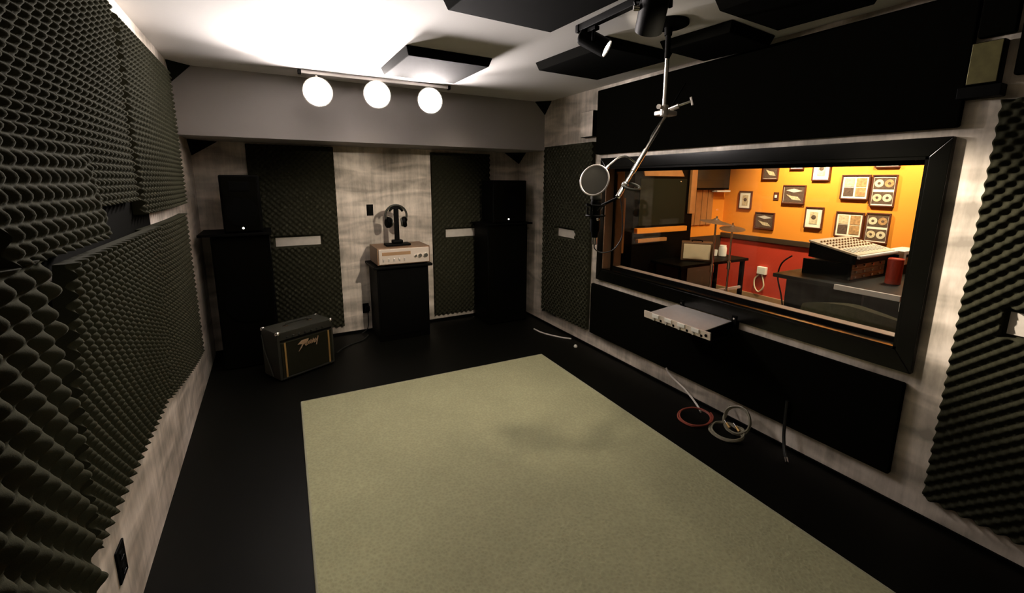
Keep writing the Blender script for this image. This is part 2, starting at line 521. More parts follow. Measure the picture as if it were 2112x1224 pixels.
# ------------------------------------------------------------------ egg-crate foam sheets
def foam_sheet(name, label, O, U, V, N, w, h, pitch=0.050, sub=9, base=0.022, amp=0.026, warp=None, slot=None, group=None,
               m='foam', phase=(0, 0)):
    nu, nv = max(4, int(w / pitch * sub)), max(4, int(h / pitch * sub))
    u = np.linspace(0, w, nu + 1); v = np.linspace(0, h, nv + 1)
    UU, VV = np.meshgrid(u, v, indexing='ij')
    c = np.cos(2 * PI * UU / pitch + phase[0]) * np.cos(2 * PI * VV / pitch + phase[1])
    H = base + amp * (0.5 + 0.5 * c)
    if slot:
        u0, u1, v0, v1 = slot
        ins = (UU > u0 - .008) & (UU < u1 + .008) & (VV > v0 - .008) & (VV < v1 + .008)
        H = np.where(ins, 0.003, H)
    du = np.zeros_like(UU); dv = np.zeros_like(UU); dn = np.zeros_like(UU)
    if warp: du, dv, dn = warp(UU / w, VV / h)
    O, U, V, N = (np.array(a, float) for a in (O, U, V, N))
    back = O + (UU + du)[..., None] * U + (VV + dv)[..., None] * V + (dn + 0.002)[..., None] * N
    top = back + H[..., None] * N
    n1 = (nu + 1) * (nv + 1)
    idx = np.arange(n1).reshape(nu + 1, nv + 1)
    q = np.stack([idx[:-1, :-1], idx[1:, :-1], idx[1:, 1:], idx[:-1, 1:]], -1).reshape(-1, 4)
    ring = np.concatenate([idx[:, 0], idx[-1, 1:], idx[-2::-1, -1], idx[0, -2:0:-1]])
    verts = np.concatenate([top.reshape(-1, 3), back.reshape(-1, 3)[ring]])
    k = len(ring)
    rb = n1 + np.arange(k)
    side = np.stack([ring, rb, np.roll(rb, -1), np.roll(ring, -1)], -1)
    nn = np.cross(U, V)
    if np.dot(nn, N) < 0:
        q = q[:, ::-1]; side = side[:, ::-1]
    loc = verts.min(0) * [1, 1, 1]
    faces = np.concatenate([q, side])
    me = bpy.data.meshes.new(name)
    me.vertices.add(len(verts)); me.vertices.foreach_set('co', (verts - loc).astype(np.float32).ravel())
    me.loops.add(faces.size); me.loops.foreach_set('vertex_index', faces.astype(np.int32).ravel())
    me.polygons.add(len(faces))
    me.polygons.foreach_set('loop_start', np.arange(0, faces.size, 4, dtype=np.int32))
    me.polygons.foreach_set('loop_total', np.full(len(faces), 4, dtype=np.int32))
    sm = np.ones(len(faces), bool); sm[len(q):] = False
    me.polygons.foreach_set('use_smooth', sm)
    me.update(calc_edges=True); me.validate()
    me.materials.append(M[m])
    o = bpy.data.objects.new(name, me)
    COL.objects.link(o)
    o.location = loc
    tag(o, label, 'foam panel', group)
    if slot:
        p = O + U * (u0 + .006) + V * (v0 + .006) + N * 0.005
        u_ = U * (u1 - u0 - .012); v_ = V * (v1 - v0 - .012); n_ = N * 0.004
        mb = MB().hexa([p, p + u_, p + u_ + v_, p + v_, p + n_, p + u_ + n_, p + u_ + v_ + n_, p + v_ + n_])
        s = mb.build('slot_plate', M['slot'], o)
        s['label'] = 'pale bare strip showing through a slot in the foam'
    return o


def sst(a, b, x):
    t = np.clip((x - a) / (b - a), 0, 1)
    return t * t * (3 - 2 * t)


GL = 'foam sheets on the left wall'
LW = dict(U=(0, 1, 0), V=(0, 0, 1), N=(1, 0, 0), group=GL)
foam_sheet('foam_sheet', 'egg-crate foam sheet at the upper left photo edge, above the nearest lower sheet', (XL, -0.05, 1.36), w=1.22, h=0.81, pitch=0.092, sub=16, amp=0.045, **LW)


def warp_ub(s, t):
    y = 1.2 + s * 1.2
    curl = (1 - sst(0.0, 0.28, t)) * (1 - sst(1.72, 1.86, y))
    return 0.0 * s, -0.085 * curl, 0.045 * curl + 0.012 * np.sin(s * 3.1)


foam_sheet('foam_sheet', 'large upper egg-crate foam sheet whose lower corner peels off the left wall', (XL, 1.20, 1.41), w=1.20, h=0.76, warp=warp_ub, **LW)
foam_sheet('foam_sheet', 'upper egg-crate foam sheet beside the beam at the far end of left wall', (XL, 2.47, 1.345), w=1.13, h=0.815,
           warp=lambda s, t: (0 * s, 0 * s, 0.018 * np.sin(s * 3.1) * (1 - t)), **LW)
foam_sheet('foam_sheet', 'nearest lower egg-crate foam sheet with large bumps at the lower left of photo', (XL, 0.22, 0.26), w=1.15, h=1.05, pitch=0.092, sub=16, amp=0.045,
           warp=lambda s, t: (-0.06 * s * (1 - t), 0.02 * s, 0.020 + 0.02 * np.sin(s * 3)), **LW)
foam_sheet('foam_sheet', 'middle lower egg-crate foam sheet whose top edge leans out from left wall', (XL, 1.43, 0.515), w=0.995, h=0.78,
           warp=lambda s, t: (0 * s, 0 * s, 0.008 + 0.05 * t * t), **LW)
foam_sheet('foam_sheet', 'far lower egg-crate foam sheet with slanting bottom edge above pale left wall strip', (XL, 2.46, 0.48), w=1.06, h=0.80,
           warp=lambda s, t: (0 * s, -0.14 * s * (1 - t), 0.012 * np.sin(s * 3.1)), **LW)
tag(box((XL + 0.0003, 1.15, 1.25), (XL + 0.0018, 2.75, 1.44)).build('gap_shade_strip', M['fabric']), 'flat black strip painted as shade in the gap between upper and lower left wall sheets', 'shade strip')  # dark strip added to stand for the shade between the sheets
GB = 'foam panels with a slot'
foam_sheet('foam_sheet', 'tall dark foam panel on the back wall behind the combo amplifier', (-0.155, YB, 0.10), (1, 0, 0), (0, 0, 1), (0, -1, 0), 0.685, 1.69,
           pitch=0.052, sub=8, slot=(0.155, 0.535, 0.803, 0.892), group=GB)
foam_sheet('foam_sheet', 'tall dark foam panel on back wall right of the silver receiver', (1.45, YB, 0.075), (1, 0, 0), (0, 0, 1), (0, -1, 0), 0.65, 1.70,
           pitch=0.052, sub=8, slot=(0.14, 0.49, 0.825, 0.918), group=GB)
foam_sheet('foam_sheet', 'tall foam panel on the right wall between the room corner and the window', (XR, 3.075, 0.155), (0, 1, 0), (0, 0, 1), (-1, 0, 0), 0.765, 1.675,
           pitch=0.052, sub=8, slot=(0.225, 0.525, 0.805, 0.892), group=GB)
foam_sheet('foam_sheet', 'big egg-crate foam panel at the right edge of photo, right of the bright wall strip', (XR, -0.62, 0.12), (0, 1, 0), (0, 0, 1), (-1, 0, 0), 1.275, 1.69,
           pitch=0.052, sub=10, slot=(0.78, 1.145, 0.80, 0.90), group=GB, base=0.018, amp=0.026)

# flat black panels over and under the window
tag(box((XR - 0.035, 0.765, 1.722), (XR - 0.001, 3.04, 2.235), 0.008).build('fabric_panel', M['fabric']),
    'long flat black fabric panel on the right wall above the window', 'wall panel')
tag(box((XR - 0.035, -0.62, 1.895), (XR - 0.001, 0.640, 2.235), 0.008).build('fabric_panel', M['fabric']),
    'flat black fabric panel at the upper right corner of the photo, above the foam panel', 'wall panel')
tag(box((XR - 0.035, 0.655, 2.05), (XR - 0.001, 0.757, 2.235), 0.006).build('fabric_panel', M['fabric']),
    'narrow black fabric piece between the dull block at right and the ceiling', 'wall panel')
tag(box((XR - 0.035, 0.785, 0.145), (XR - 0.001, 3.03, 0.605), 0.008).build('fabric_panel', M['fabric']),
    'long flat black fabric panel on the right wall below the window', 'wall panel')
# silver blocks at both ends of the upper black panel
for (y0, y1, z0, z1, lab) in ((3.066, 3.235, 1.872, 2.085, 'small silver-faced block on the wall above the foam panel beside the pop filter'),
                              (0.672, 0.762, 1.875, 2.03, 'small dull olive-faced block high on the wall above the bright wall strip')):
    t_ = thing('wall_block', lab, 'wall block', (XR, (y0 + y1) / 2, z0), 'metal-faced wall blocks')
    box((XR - 0.048, y0, z0), (XR - 0.001, y1, z1), 0.003).build('body', M['black'], t_)
    box((XR - 0.054, y0 + 0.003, z0 + 0.003), (XR - 0.048, y1 - 0.003, z1 - 0.003), 0.002).build('face_plate', M['wall'] if y0 > 2 else M['dull'], t_)
tag(box((XR - 0.060, 0.655, 1.825), (XR - 0.001, 0.78, 1.870), 0.004).build('batten', M['black']), 'short black batten directly under the silver block at right', 'batten')

# corner traps: small black foam tetrahedra
def trap(c, ax, ay, az, lab):
    c = Vector(c)
    s = bmesh.new()
    v = [s.verts.new(c), s.verts.new(c + Vector((ax, 0, 0))), s.verts.new(c + Vector((0, ay, 0))), s.verts.new(c + Vector((0, 0, az)))]
    for f in ((0, 1, 2), (0, 2, 3), (0, 3, 1), (1, 3, 2)): s.faces.new([v[i] for i in f])
    bmesh.ops.recalc_face_normals(s, faces=s.faces)
    bmesh.ops.bevel(s, geom=s.edges[:], offset=0.004, segments=2, affect='EDGES', profile=0.5)
    mb = MB(); mb._add(s)
    tag(mb.build('corner_trap', M['foamb']), lab, 'corner trap', 'black foam corner traps')
trap((XL, 3.898, ZC), 0.125, -0.125, -0.125, 'black foam corner wedge under the ceiling at left end of the beam')
trap((XR, 3.898, ZC), -0.125, -0.125, -0.125, 'black foam corner wedge under the ceiling at right end of the beam')
trap((XL, YB, 1.80), 0.19, -0.16, -0.12, 'black foam corner wedge below the beam above the left loudspeaker')
trap((XR, YB, 1.80), -0.19, -0.16, -0.12, 'black foam corner wedge below the beam above the right loudspeaker')


# ------------------------------------------------------------------ ceiling tiles
def ctile(cx, cy, sx, sy, rot, lab):
    m_ = Matrix.Translation((cx, cy, 0)) @ Matrix.Rotation(rot, 4, 'Z')
    s = MB()
    z1, z0 = ZC - 0.001, ZC - 0.052
    a, b = sx / 2, sy / 2
    ch = 0.018
    low = [(-a + ch, -b + ch), (a - ch, -b + ch), (a - ch, b - ch), (-a + ch, b - ch)]
    hi = [(-a, -b), (a, -b), (a, b), (-a, b)]
    p = [m_ @ Vector((x, y, z0)) for x, y in low] + [m_ @ Vector((x, y, z1)) for x, y in hi]
    s.hexa(p, 0.005)
    tag(s.build('ceiling_tile', M['tile']), lab, 'acoustic tile', 'black acoustic tiles on the ceiling')
ctile(1.015, 1.72, 0.58, 0.50, 0.05, 'black acoustic tile on ceiling at the top edge, left of the track')
ctile(1.03, 3.0, 0.56, 0.62, 0.02, 'acoustic tile on the ceiling lit from beneath by the row of flood lamps')
ctile(1.90, 2.34, 0.55, 0.66, 0.06, 'black acoustic tile on the ceiling behind the lit track spotlight')
ctile(2.20, 1.74, 0.42, 0.42, 0.10, 'smaller black acoustic tile beside the upper black panel and boom pole')
ctile(1.99, 1.20, 0.50, 0.42, 0.06, 'black acoustic tile cut by the top edge of photo, nearest the right')

# ------------------------------------------------------------------ track lights
trk = thing('lighting_track', 'short grey light track on the ceiling holding three glowing flood lamps', 'light track', (0.8, 3.64, ZC))
box((0.26, 3.620, ZC - 0.028), (1.36, 3.655, ZC - 0.001), 0.004).build('rail', M['steel'], trk)
box((0.24, 3.616, ZC - 0.031), (0.262, 3.659, ZC - 0.001), 0.003).build('end_cap', M['black'], trk)
box((1.358, 3.616, ZC - 0.031), (1.38, 3.659, ZC - 0.001), 0.003).build('end_cap', M['black'], trk)
for i, (x, z, lab) in enumerate(((0.36, 2.118, 'leftmost of the three glowing flood lamps in front of the beam'),
                                 (0.778, 2.138, 'middle one of the three glowing flood lamps in front of the beam'),
                                 (1.194, 2.130, 'rightmost of the three glowing flood lamps, below the ceiling tile'))):
    h = thing('flood_lamp', lab, 'spotlight', (x, 3.64, ZC - 0.03), 'glowing flood lamps on the far track')
    d = (Vector((x * 0.5, 0.0, 1.95)) - Vector((x, 3.6, z))).normalized()
    fm = frame_to((x, 3.60, z), d)
    MB().cyl((x, 3.638, ZC - 0.029), (x, 3.638, z + 0.02), 0.010).build('stem', M['steel'], h)
    MB().lathe([(0.030, -0.085), (0.048, -0.080), (0.085, -0.02), (0.100, 0.0), (0.102, 0.004), (0.094, 0.004), (0.08, -0.015), (0.02, -0.06)], fm).build('reflector', M['steel'], h)
    MB().lathe([(0.001, 0.016), (0.05, 0.013), (0.085, 0.006), (0.094, 0.001), (0.09, -0.006)][::-1], fm).build('lens', M['lampb'], h)

trk = thing('lighting_track', 'black light track along the ceiling above the microphone boom', 'light track', (1.43, 1.2, ZC))
box((1.415, 0.2, ZC - 0.035), (1.45, 1.93, ZC - 0.001), 0.004).build('rail', M['black'], trk)
box((1.411, 1.925, ZC - 0.038), (1.454, 1.95, ZC - 0.001), 0.004).build('end_cap', M['black'], trk)


def can(track_pt, c, tgt, lab, lit, ln=0.13, r=0.036):
    h = thing('track_spotlight', lab, 'spotlight', track_pt, 'black can spotlights on the near track')
    c = Vector(c); d = (Vector(tgt) - c).normalized()
    fm = frame_to(c, d)
    tp = Vector(track_pt)
    box(tp + Vector((-0.014, -0.03, -0.018)), tp + Vector((0.014, 0.03, 0.0)), 0.003).build('adapter', M['black'], h)
    MB().cyl(tp + Vector((0, 0, -0.01)), tp + Vector((0, 0, -0.06)), 0.007).build('stem', M['black'], h)
    side = d.cross(Vector((0, 0, 1))).normalized()
    yk = MB().tube([tp + Vector((0, 0, -0.058)), c + side * (r + 0.008) + Vector((0, 0, 0.03)), c + side * (r + 0.008)], 0.005)
    yk.tube([tp + Vector((0, 0, -0.058)), c - side * (r + 0.008) + Vector((0, 0, 0.03)), c - side * (r + 0.008)], 0.005)
    yk.build('yoke', M['black'], h)
    kn = MB().cyl(c - side * (r + 0.022), c - side * r, 0.010)
    kn.build('pivot_knob', M['chrome'], h)
    MB().lathe([(r * 0.55, -ln * 0.55), (r * 0.9, -ln * 0.5), (r, -ln * 0.42), (r, ln * 0.5), (r * 0.9, ln * 0.5), (r * 0.88, ln * 0.40), (r * 0.2, ln * 0.36)], fm).build('can', M['black'], h)
    MB().lathe([(r * 0.86, ln * 0.40), (r * 0.86, ln * 0.455), (r * 0.5, ln * 0.47), (0.001, ln * 0.475)], fm).build('lens', M['lampn'] if lit else M['screen'], h)


can((1.44, 1.84, ZC - 0.035), (1.478, 1.878, 2.18), (2.48, 0.74, 1.30), 'black can spotlight with its glowing lens in view, at end of track', True, 0.15, 0.044)
can((1.44, 1.36, ZC - 0.035), (1.355, 1.367, 2.156), (1.686, 1.937, 1.396), 'black can spotlight seen from behind beside the boom ceiling flange', False, 0.17, 0.054)

# ------------------------------------------------------------------ rug
rug = thing('area_rug', 'large flat grey-green rug on the black floor', 'rug', (1.0, 1.5, 0))
# four corners, a little skew to the walls as in the room
rc = [(0.068, 3.118), (1.965, 3.072), (1.90, 0.30), (0.0, 0.30)]
s = MB(); s.prism(rc, Matrix.Identity(4), 0.010, 0.003); s.build('pile', M['rug'], rug)
s = MB()
for i in range(4):
    a, b = Vector((*rc[i], 0)), Vector((*rc[(i + 1) % 4], 0))
    s.tube([a + Vector((0, 0, .006)), b + Vector((0, 0, .006))], 0.006, 8, False)
s.build('binding', M['rugedge'], rug)


# ------------------------------------------------------------------ loudspeaker stacks
def cabinet(name, lab, x0, x1, y0, y1, z0, z1, led=None, group=None, cat='loudspeaker', sub=True):
    t_ = thing(name, lab, cat, ((x0 + x1) / 2, (y0 + y1) / 2, z0), group)
    box((x0, y0 + 0.012, z0), (x1, y1, z1), 0.010).build('cabinet', M['black'], t_)
    g = box((x0 + 0.012, y0, z0 + 0.012), (x1 - 0.012, y0 + 0.013, z1 - 0.012), 0.004).build('grille', M['fabric'], t_)
    cx = (x0 + x1) / 2
    if sub:
        zc_ = z0 + (z1 - z0) * 0.5
        rr = min((x1 - x0) * 0.36, 0.17)
        MB().lathe([(rr, 0.0), (rr + .008, .004), (rr + .008, .008), (rr - .01, .008)], frame_to((cx, y0 + 0.002, zc_), (0, -1, 0))).build('woofer_ring', M['black'], t_)
    else:
        MB().lathe([(0.10, 0.0), (0.108, .004), (0.108, .008), (0.09, .008)], frame_to((cx, y0 + 0.002, z0 + 0.16), (0, -1, 0))).build('woofer_ring', M['black'], t_)
        box((cx - 0.07, y0 - 0.003, z1 - 0.12), (cx + 0.07, y0 + 0.004, z1 - 0.05), 0.003).build('horn', M['black'], t_)
    if led:
        MB().ball((led[0], y0 - 0.003, led[1]), 0.008).build('power_light', M['led'], t_)
    return t_
GS = 'black loudspeaker stacks'
cabinet('bass_cabinet', 'tall black bass cabinet on the floor in the left back corner', -0.43, -0.035, 3.95, 4.34, 0.0, 1.068, group=GS)
tag(box((-0.505, 3.93, 1.070), (-0.02, 4.34, 1.090), 0.003).build('shelf_board', M['black']), 'thin black board lying on the left bass cabinet', 'board')
cabinet('loudspeaker', 'black loudspeaker with a tiny light on top of the left stack', -0.335, -0.075, 3.96, 4.26, 1.0915, 1.530, (-0.205, 1.128), GS, sub=False)
cabinet('bass_cabinet', 'tall black bass cabinet on the floor in the right back corner', 1.895, 2.365, 4.00, 4.35, 0.0, 1.050, group=GS)
tag(box((1.86, 3.985, 1.052), (2.41, 4.35, 1.068), 0.003).build('shelf_board', M['black']), 'thin black board lying on the right bass cabinet', 'board')
cabinet('loudspeaker', 'black loudspeaker with a tiny light on top of the right stack', 1.962, 2.352, 4.01, 4.30, 1.0695, 1.503, (2.135, 1.11), GS, sub=False)

# ------------------------------------------------------------------ pedestal, receiver, headphones
ped = thing('pedestal', 'black box pedestal against the pale back wall under the receiver', 'pedestal', (1.03, 4.2, 0))
box((0.79, 4.03, 0.0), (1.275, 4.39, 0.700), 0.006).build('body', M['black'], ped)
box((0.755, 3.985, 0.700), (1.305, 4.40, 0.724), 0.005).build('top', M['black'], ped)
box((0.81, 4.026, 0.05), (1.255, 4.031, 0.66), 0.002).build('front_panel', M['black'], ped)

rec = thing('stereo_receiver', 'silver-faced stereo receiver in a wooden case on the black pedestal', 'receiver', (1.04, 4.1, 0.725))
RX0, RX1, RY0, RY1, RZ0, RZ1 = 0.795, 1.283, 3.985, 4.33, 0.737, 0.893
box((RX0, RY0 + 0.012, RZ0), (RX1, RY1, RZ1), 0.004).build('case', M['walnut'], rec)
fp = box((RX0 + 0.012, RY0, RZ0 + 0.008), (RX1 - 0.012, RY0 + 0.014, RZ1 - 0.010), 0.003).build('face_plate', M['silver'], rec)
box((RX0 + 0.04, RY0 - 0.002, RZ0 + 0.088), (RX0 + 0.30, RY0 + 0.002, RZ0 + 0.118), 0.001).build('dial_window', M['tan'], fp)
for k in range(5): box((RX0 + 0.045 + k * 0.048, RY0 - 0.010, RZ0 + 0.034), (RX0 + 0.057 + k * 0.048, RY0 + 0.002, RZ0 + 0.060), 0.002).build('switch_lever', M['steel'], fp)
for k, (kx, kr) in enumerate(((0.345, 0.013), (0.385, 0.020), (0.44, 0.022))):
    MB().cyl((RX0 + kx, RY0 + 0.002, RZ0 + 0.072), (RX0 + kx, RY0 - 0.020, RZ0 + 0.072), kr, kr * 0.9, 24, 0.002).build('knob', M['chrome'], fp)
for fx in (RX0 + 0.04, RX1 - 0.04):
    for fy in (RY0 + 0.04, RY1 - 0.04): MB().cyl((fx, fy, 0.724), (fx, fy, RZ0 + 0.001), 0.016).build('foot', M['black'], rec)

hs = thing('headphone_stand', 'black headphone stand on top of the wooden receiver case', 'headphone stand', (1.01, 4.13, RZ1))
HX, HY = 1.012, 4.13
box((HX - 0.115, HY - 0.06, RZ1 + 0.001), (HX + 0.115, HY + 0.06, RZ1 + 0.022), 0.006).build('base', M['black'], hs)
box((HX - 0.05, HY - 0.035, RZ1 + 0.021), (HX + 0.05, HY + 0.035, RZ1 + 0.055), 0.012).build('foot_block', M['black'], hs)
box((HX - 0.022, HY - 0.012, RZ1 + 0.05), (HX + 0.022, HY + 0.012, 1.245), 0.005).build('post', M['black'], hs)
MB().tube([(HX + 0.07 * math.cos(a), HY, 1.178 + 0.072 * math.sin(a)) for a in np.linspace(0.5, PI - 0.5, 9)], 0.011).build('cradle', M['black'], hs)
hp = thing('headphones', 'pair of black headphones hanging on the stand above the receiver', 'headphones', (HX, HY, 1.07))
MB().tube([(HX + 0.098 * math.cos(a), HY, 1.175 + 0.094 * math.sin(a)) for a in np.linspace(-0.35, PI + 0.35, 15)], 0.010).build('headband', M['vinyl'], hp)
for sgn in (-1, 1):
    cx = HX + sgn * 0.074
    e = MB().lathe([(0.030, -0.020), (0.050, -0.012), (0.052, 0.010), (0.038, 0.022)], frame_to((cx, HY, 1.112), (sgn, -0.25, 0.1))).build('ear_cup', M['black'], hp)
    MB().lathe([(0.040, -0.014), (0.043, -0.024), (0.036, -0.032), (0.02, -0.030)], frame_to((cx, HY, 1.112), (sgn, -0.25, 0.1))).build('ear_pad', M['vinyl'], e)
    MB().tube([(HX + sgn * 0.095, HY, 1.15), (HX + sgn * 0.10, HY, 1.135), (cx + sgn * 0.02, HY, 1.115)], 0.006).build('yoke', M['black'], hp)

# wall plates and outlets
def plate(name, lab, c, n, u, w_, h_, duplex=True):
    c = Vector(c); n = Vector(n); u = Vector(u); v = Vector((0, 0, 1))
    t_ = thing(name, lab, 'wall plate', c)
    m_ = Matrix((u, v, n)).transposed().to_4x4(); m_.translation = c
    MB().box((-w_ / 2, -h_ / 2, 0.0005), (w_ / 2, h_ / 2, 0.007), 0.002, 2, m_).build('plate', M['black'], t_)
    if duplex:
        for s_ in (-1, 1): MB().box((-0.016, s_ * 0.026 - 0.013, 0.006), (0.016, s_ * 0.026 + 0.013, 0.009), 0.003, 2, m_).build('socket', M['gloss'], t_)
    else:
        MB().box((-0.016, -0.033, 0.006), (0.016, 0.033, 0.010), 0.002, 2, m_).build('rocker', M['gloss'], t_)
plate('switch_plate', 'black switch plate on the pale back wall left of the headphones', (0.832, YB, 1.212), (0, -1, 0), (1, 0, 0), 0.062, 0.108, False)
plate('outlet_plate', 'black outlet plate low on the left wall under the foam', (XL, 1.695, 0.265), (1, 0, 0), (0, 1, 0), 0.075, 0.118)
plate('outlet_plate', 'black outlet plate low on the back wall just left of the pedestal', (0.742, YB, 0.24), (0, -1, 0), (1, 0, 0), 0.06, 0.10)
pl = thing('power_plug', 'black power adapter plugged in beside the pedestal on back wall', 'plug', (0.755, YB - 0.03, 0.2))
box((0.735, YB - 0.045, 0.215), (0.775, YB - 0.010, 0.265), 0.004).build('body', M['black'], pl)
MB().tube([(0.755, YB - 0.03, 0.216), (0.755, YB - 0.035, 0.12), (0.74, YB - 0.045, 0.04), (0.68, YB - 0.07, 0.007)], 0.004).build('lead', M['blackcord'], pl)

# ------------------------------------------------------------------ combo amplifier
AW, AD, AH = 0.455, 0.245, 0.385
ang = math.radians(26.6)
amp = thing('guitar_amplifier', 'small black combo amplifier with gold side trim on the floor before the left foam panel', 'amplifier', (-0.045, 3.52, 0), rot=(0, 0, ang))
FT = 0.010
box((0, 0.006, FT), (AW, AD, AH), 0.010).build('cabinet', M['vinyl'], amp, True)
box((0.022, -0.002, FT + 0.022), (AW - 0.022, 0.010, 0.300), 0.003).build('grille', M['grille'], amp, True)
cp = MB().hexa([(0.018, 0.004, 0.308), (AW - 0.018, 0.004, 0.308), (AW - 0.018, 0.03, 0.308), (0.018, 0.03, 0.308),
                (0.018, 0.012, 0.368), (AW - 0.018, 0.012, 0.368), (AW - 0.018, 0.03, 0.368), (0.018, 0.03, 0.368)]).build('control_panel', M['black'], amp, True)
for k in range(7): MB().cyl((0.075 + k * 0.048, 0.010, 0.338), (0.075 + k * 0.048, -0.008, 0.337), 0.009, 0.008, 14).build('knob', M['vinyl'], cp, True)
for x in (0.042, AW - 0.058):
    box((x, -0.006, FT + 0.020), (x + 0.014, -0.001, 0.302), 0.002).build('trim_strip', M['gold'], amp, True)
box((0.02, -0.005, FT + 0.008), (AW - 0.02, 0.004, FT + 0.020), 0.002).build('bottom_lip', M['vinyl'], amp, True)
for x in (0.0, AW):
    for y in (0.006, AD):
        MB().ball((x + (0.012 if x == 0 else -0.012), y + (0.012 if y < 0.1 else -0.012), AH - 0.012), 0.020, (1, 1, 1), 16).build('corner_cap', M['chrome'], amp, True)
hd = MB().tube([(0.13, AD * 0.5, AH), (0.14, AD * 0.5, AH + 0.018), (0.18, AD * 0.5, AH + 0.022), (0.275, AD * 0.5, AH + 0.022), (0.315, AD * 0.5, AH + 0.018), (0.325, AD * 0.5, AH)], 0.008).build('handle', M['vinyl'], amp, True)
for x in (0.13, 0.325): box((x - 0.018, AD * 0.5 - 0.016, AH - 0.001), (x + 0.018, AD * 0.5 + 0.016, AH + 0.008), 0.003).build('handle_cap', M['chrome'], hd, True)
MB().tube([(-0.008, 0.22, 0.335), (-0.010, 0.19, 0.22), (-0.010, 0.09, 0.03)], 0.005, 8, False).build('tilt_leg', M['vinyl'], amp, True)
for x in (0.03, AW - 0.03):
    for y in (0.04, AD - 0.04): MB().cyl((x, y, 0), (x, y, FT + 0.002), 0.016).build('rubber_foot', M['black'], amp, True)
# the maker's jagged script emblem, letters P e a v e y as angular strokes
em = MB()
fm = Matrix(((1, 0, 0, 0.165), (0, 0, 1, -0.0070), (0, 1, 0, 0.196), (0, 0, 0, 1)))
fm = Matrix.Translation((0.150, -0.002, 0.202)) @ Matrix.Rotation(PI / 2, 4, 'X')


def stroke(pts, wd):
    for (x0, y0), (x1, y1) in zip(pts[:-1], pts[1:]):
        d = Vector((x1 - x0, y1 - y0)); n = Vector((-d.y, d.x)).normalized() * wd / 2
        e_ = d.normalized() * wd * 0.3
        em.prism([(x0 - n.x - e_.x, y0 - n.y - e_.y), (x1 - n.x + e_.x, y1 - n.y + e_.y), (x1 + n.x + e_.x, y1 + n.y + e_.y), (x0 + n.x - e_.x, y0 + n.y - e_.y)], fm, 0.005)
em.prism([(0.0, 0.0), (0.032, 0.052), (-0.004, 0.056), (0.030, 0.080), (0.085, 0.082), (0.078, 0.060), (0.040, 0.046), (0.024, 0.022)], fm, 0.005)   # P with its bolt tail
stroke([(0.052, 0.050), (0.066, 0.058), (0.072, 0.050), (0.054, 0.040), (0.060, 0.032), (0.076, 0.038)], 0.006)      # e
stroke([(0.096, 0.060), (0.082, 0.052), (0.084, 0.038), (0.098, 0.044), (0.096, 0.060), (0.102, 0.036)], 0.006)      # a
stroke([(0.104, 0.066), (0.112, 0.038), (0.124, 0.070)], 0.006)                                                       # v
stroke([(0.122, 0.052), (0.134, 0.060), (0.138, 0.052), (0.124, 0.042), (0.130, 0.036), (0.142, 0.042)], 0.006)      # e
stroke([(0.142, 0.066), (0.150, 0.046), (0.164, 0.078), (0.146, 0.014)], 0.006)                                       # y
em.build('emblem', M['emblem'], amp, True)['label'] = 'copper-coloured jagged script emblem'
# lead from the amplifier
tag(MB().tube([(0.395, 3.93, 0.006), (0.46, 4.02, 0.006), (0.55, 4.10, 0.006), (0.66, 4.16, 0.006), (0.73, 4.28, 0.006)], 0.006).build('power_lead', M['blackcord']),
    'black lead lying on the floor between the amplifier and the pedestal', 'cable')

# ------------------------------------------------------------------ preamp on brackets below the window
pre = thing('rack_preamp', 'silver rack preamp jutting from the wall below the window', 'rack unit', (2.33, 1.85, 0.6))
tl = math.radians(-5.0)
pm = Matrix.Translation((2.19, 1.86, 0.609)) @ Matrix.Rotation(tl, 4, 'Y')
MB().box((0.006, -0.215, -0.021), (0.258, 0.215, 0.022), 0.003, 2, pm).build('chassis', M['steel'], pre)
MB().box((0.004, -0.219, -0.022), (0.256, -0.2155, 0.018), 0.0, 2, pm).build('side_panel', M['black'], pre)
fp = MB().box((-0.004, -0.262, -0.024), (0.006, 0.262, 0.024), 0.002, 2, pm).build('face_plate', M['silver'], pre)
for k in range(4):
    y = 0.155 - k * 0.105
    MB().box((-0.012, y - 0.028, -0.002), (-0.003, y + 0.028, 0.022), 0.002, 2, pm).build('display', M['white'], fp)
    MB().box((-0.006, y - 0.050, -0.020), (-0.003, y - 0.034, -0.004), 0.002, 2, pm).build('jack', M['black'], fp)
    MB().cyl(pm @ Vector((-0.003, y + 0.012, -0.013)), pm @ Vector((-0.016, y + 0.012, -0.013)), 0.008, None, 14).build('knob', M['steel'], fp)
MB().cyl(pm @ Vector((-0.003, -0.235, 0.0)), pm @ Vector((-0.008, -0.235, 0.0)), 0.009, None, 14).build('power_switch', M['black'], fp)
for y, lab in ((2.035, 'black shelf bracket behind the far end of the silver preamp'), (1.635, 'black shelf bracket at the near rear corner of silver preamp')):
    t_ = thing('shelf_bracket', lab, 'bracket', (XR - 0.03, y, 0.6), 'preamp brackets')
    box((XR - 0.036, y - 0.016, 0.585), (XR - 0.030 + 0.028, y + 0.016, 0.690), 0.003).build('plate', M['black'], t_)
    box((XR - 0.27, y - 0.010, 0.556), (XR - 0.034, y + 0.010, 0.563), 0.001).build('arm', M['black'], t_)
    MB().cyl((XR - 0.035, y, 0.672), (XR - 0.040, y, 0.672), 0.006, None, 10).build('screw', M['chrome'], t_)


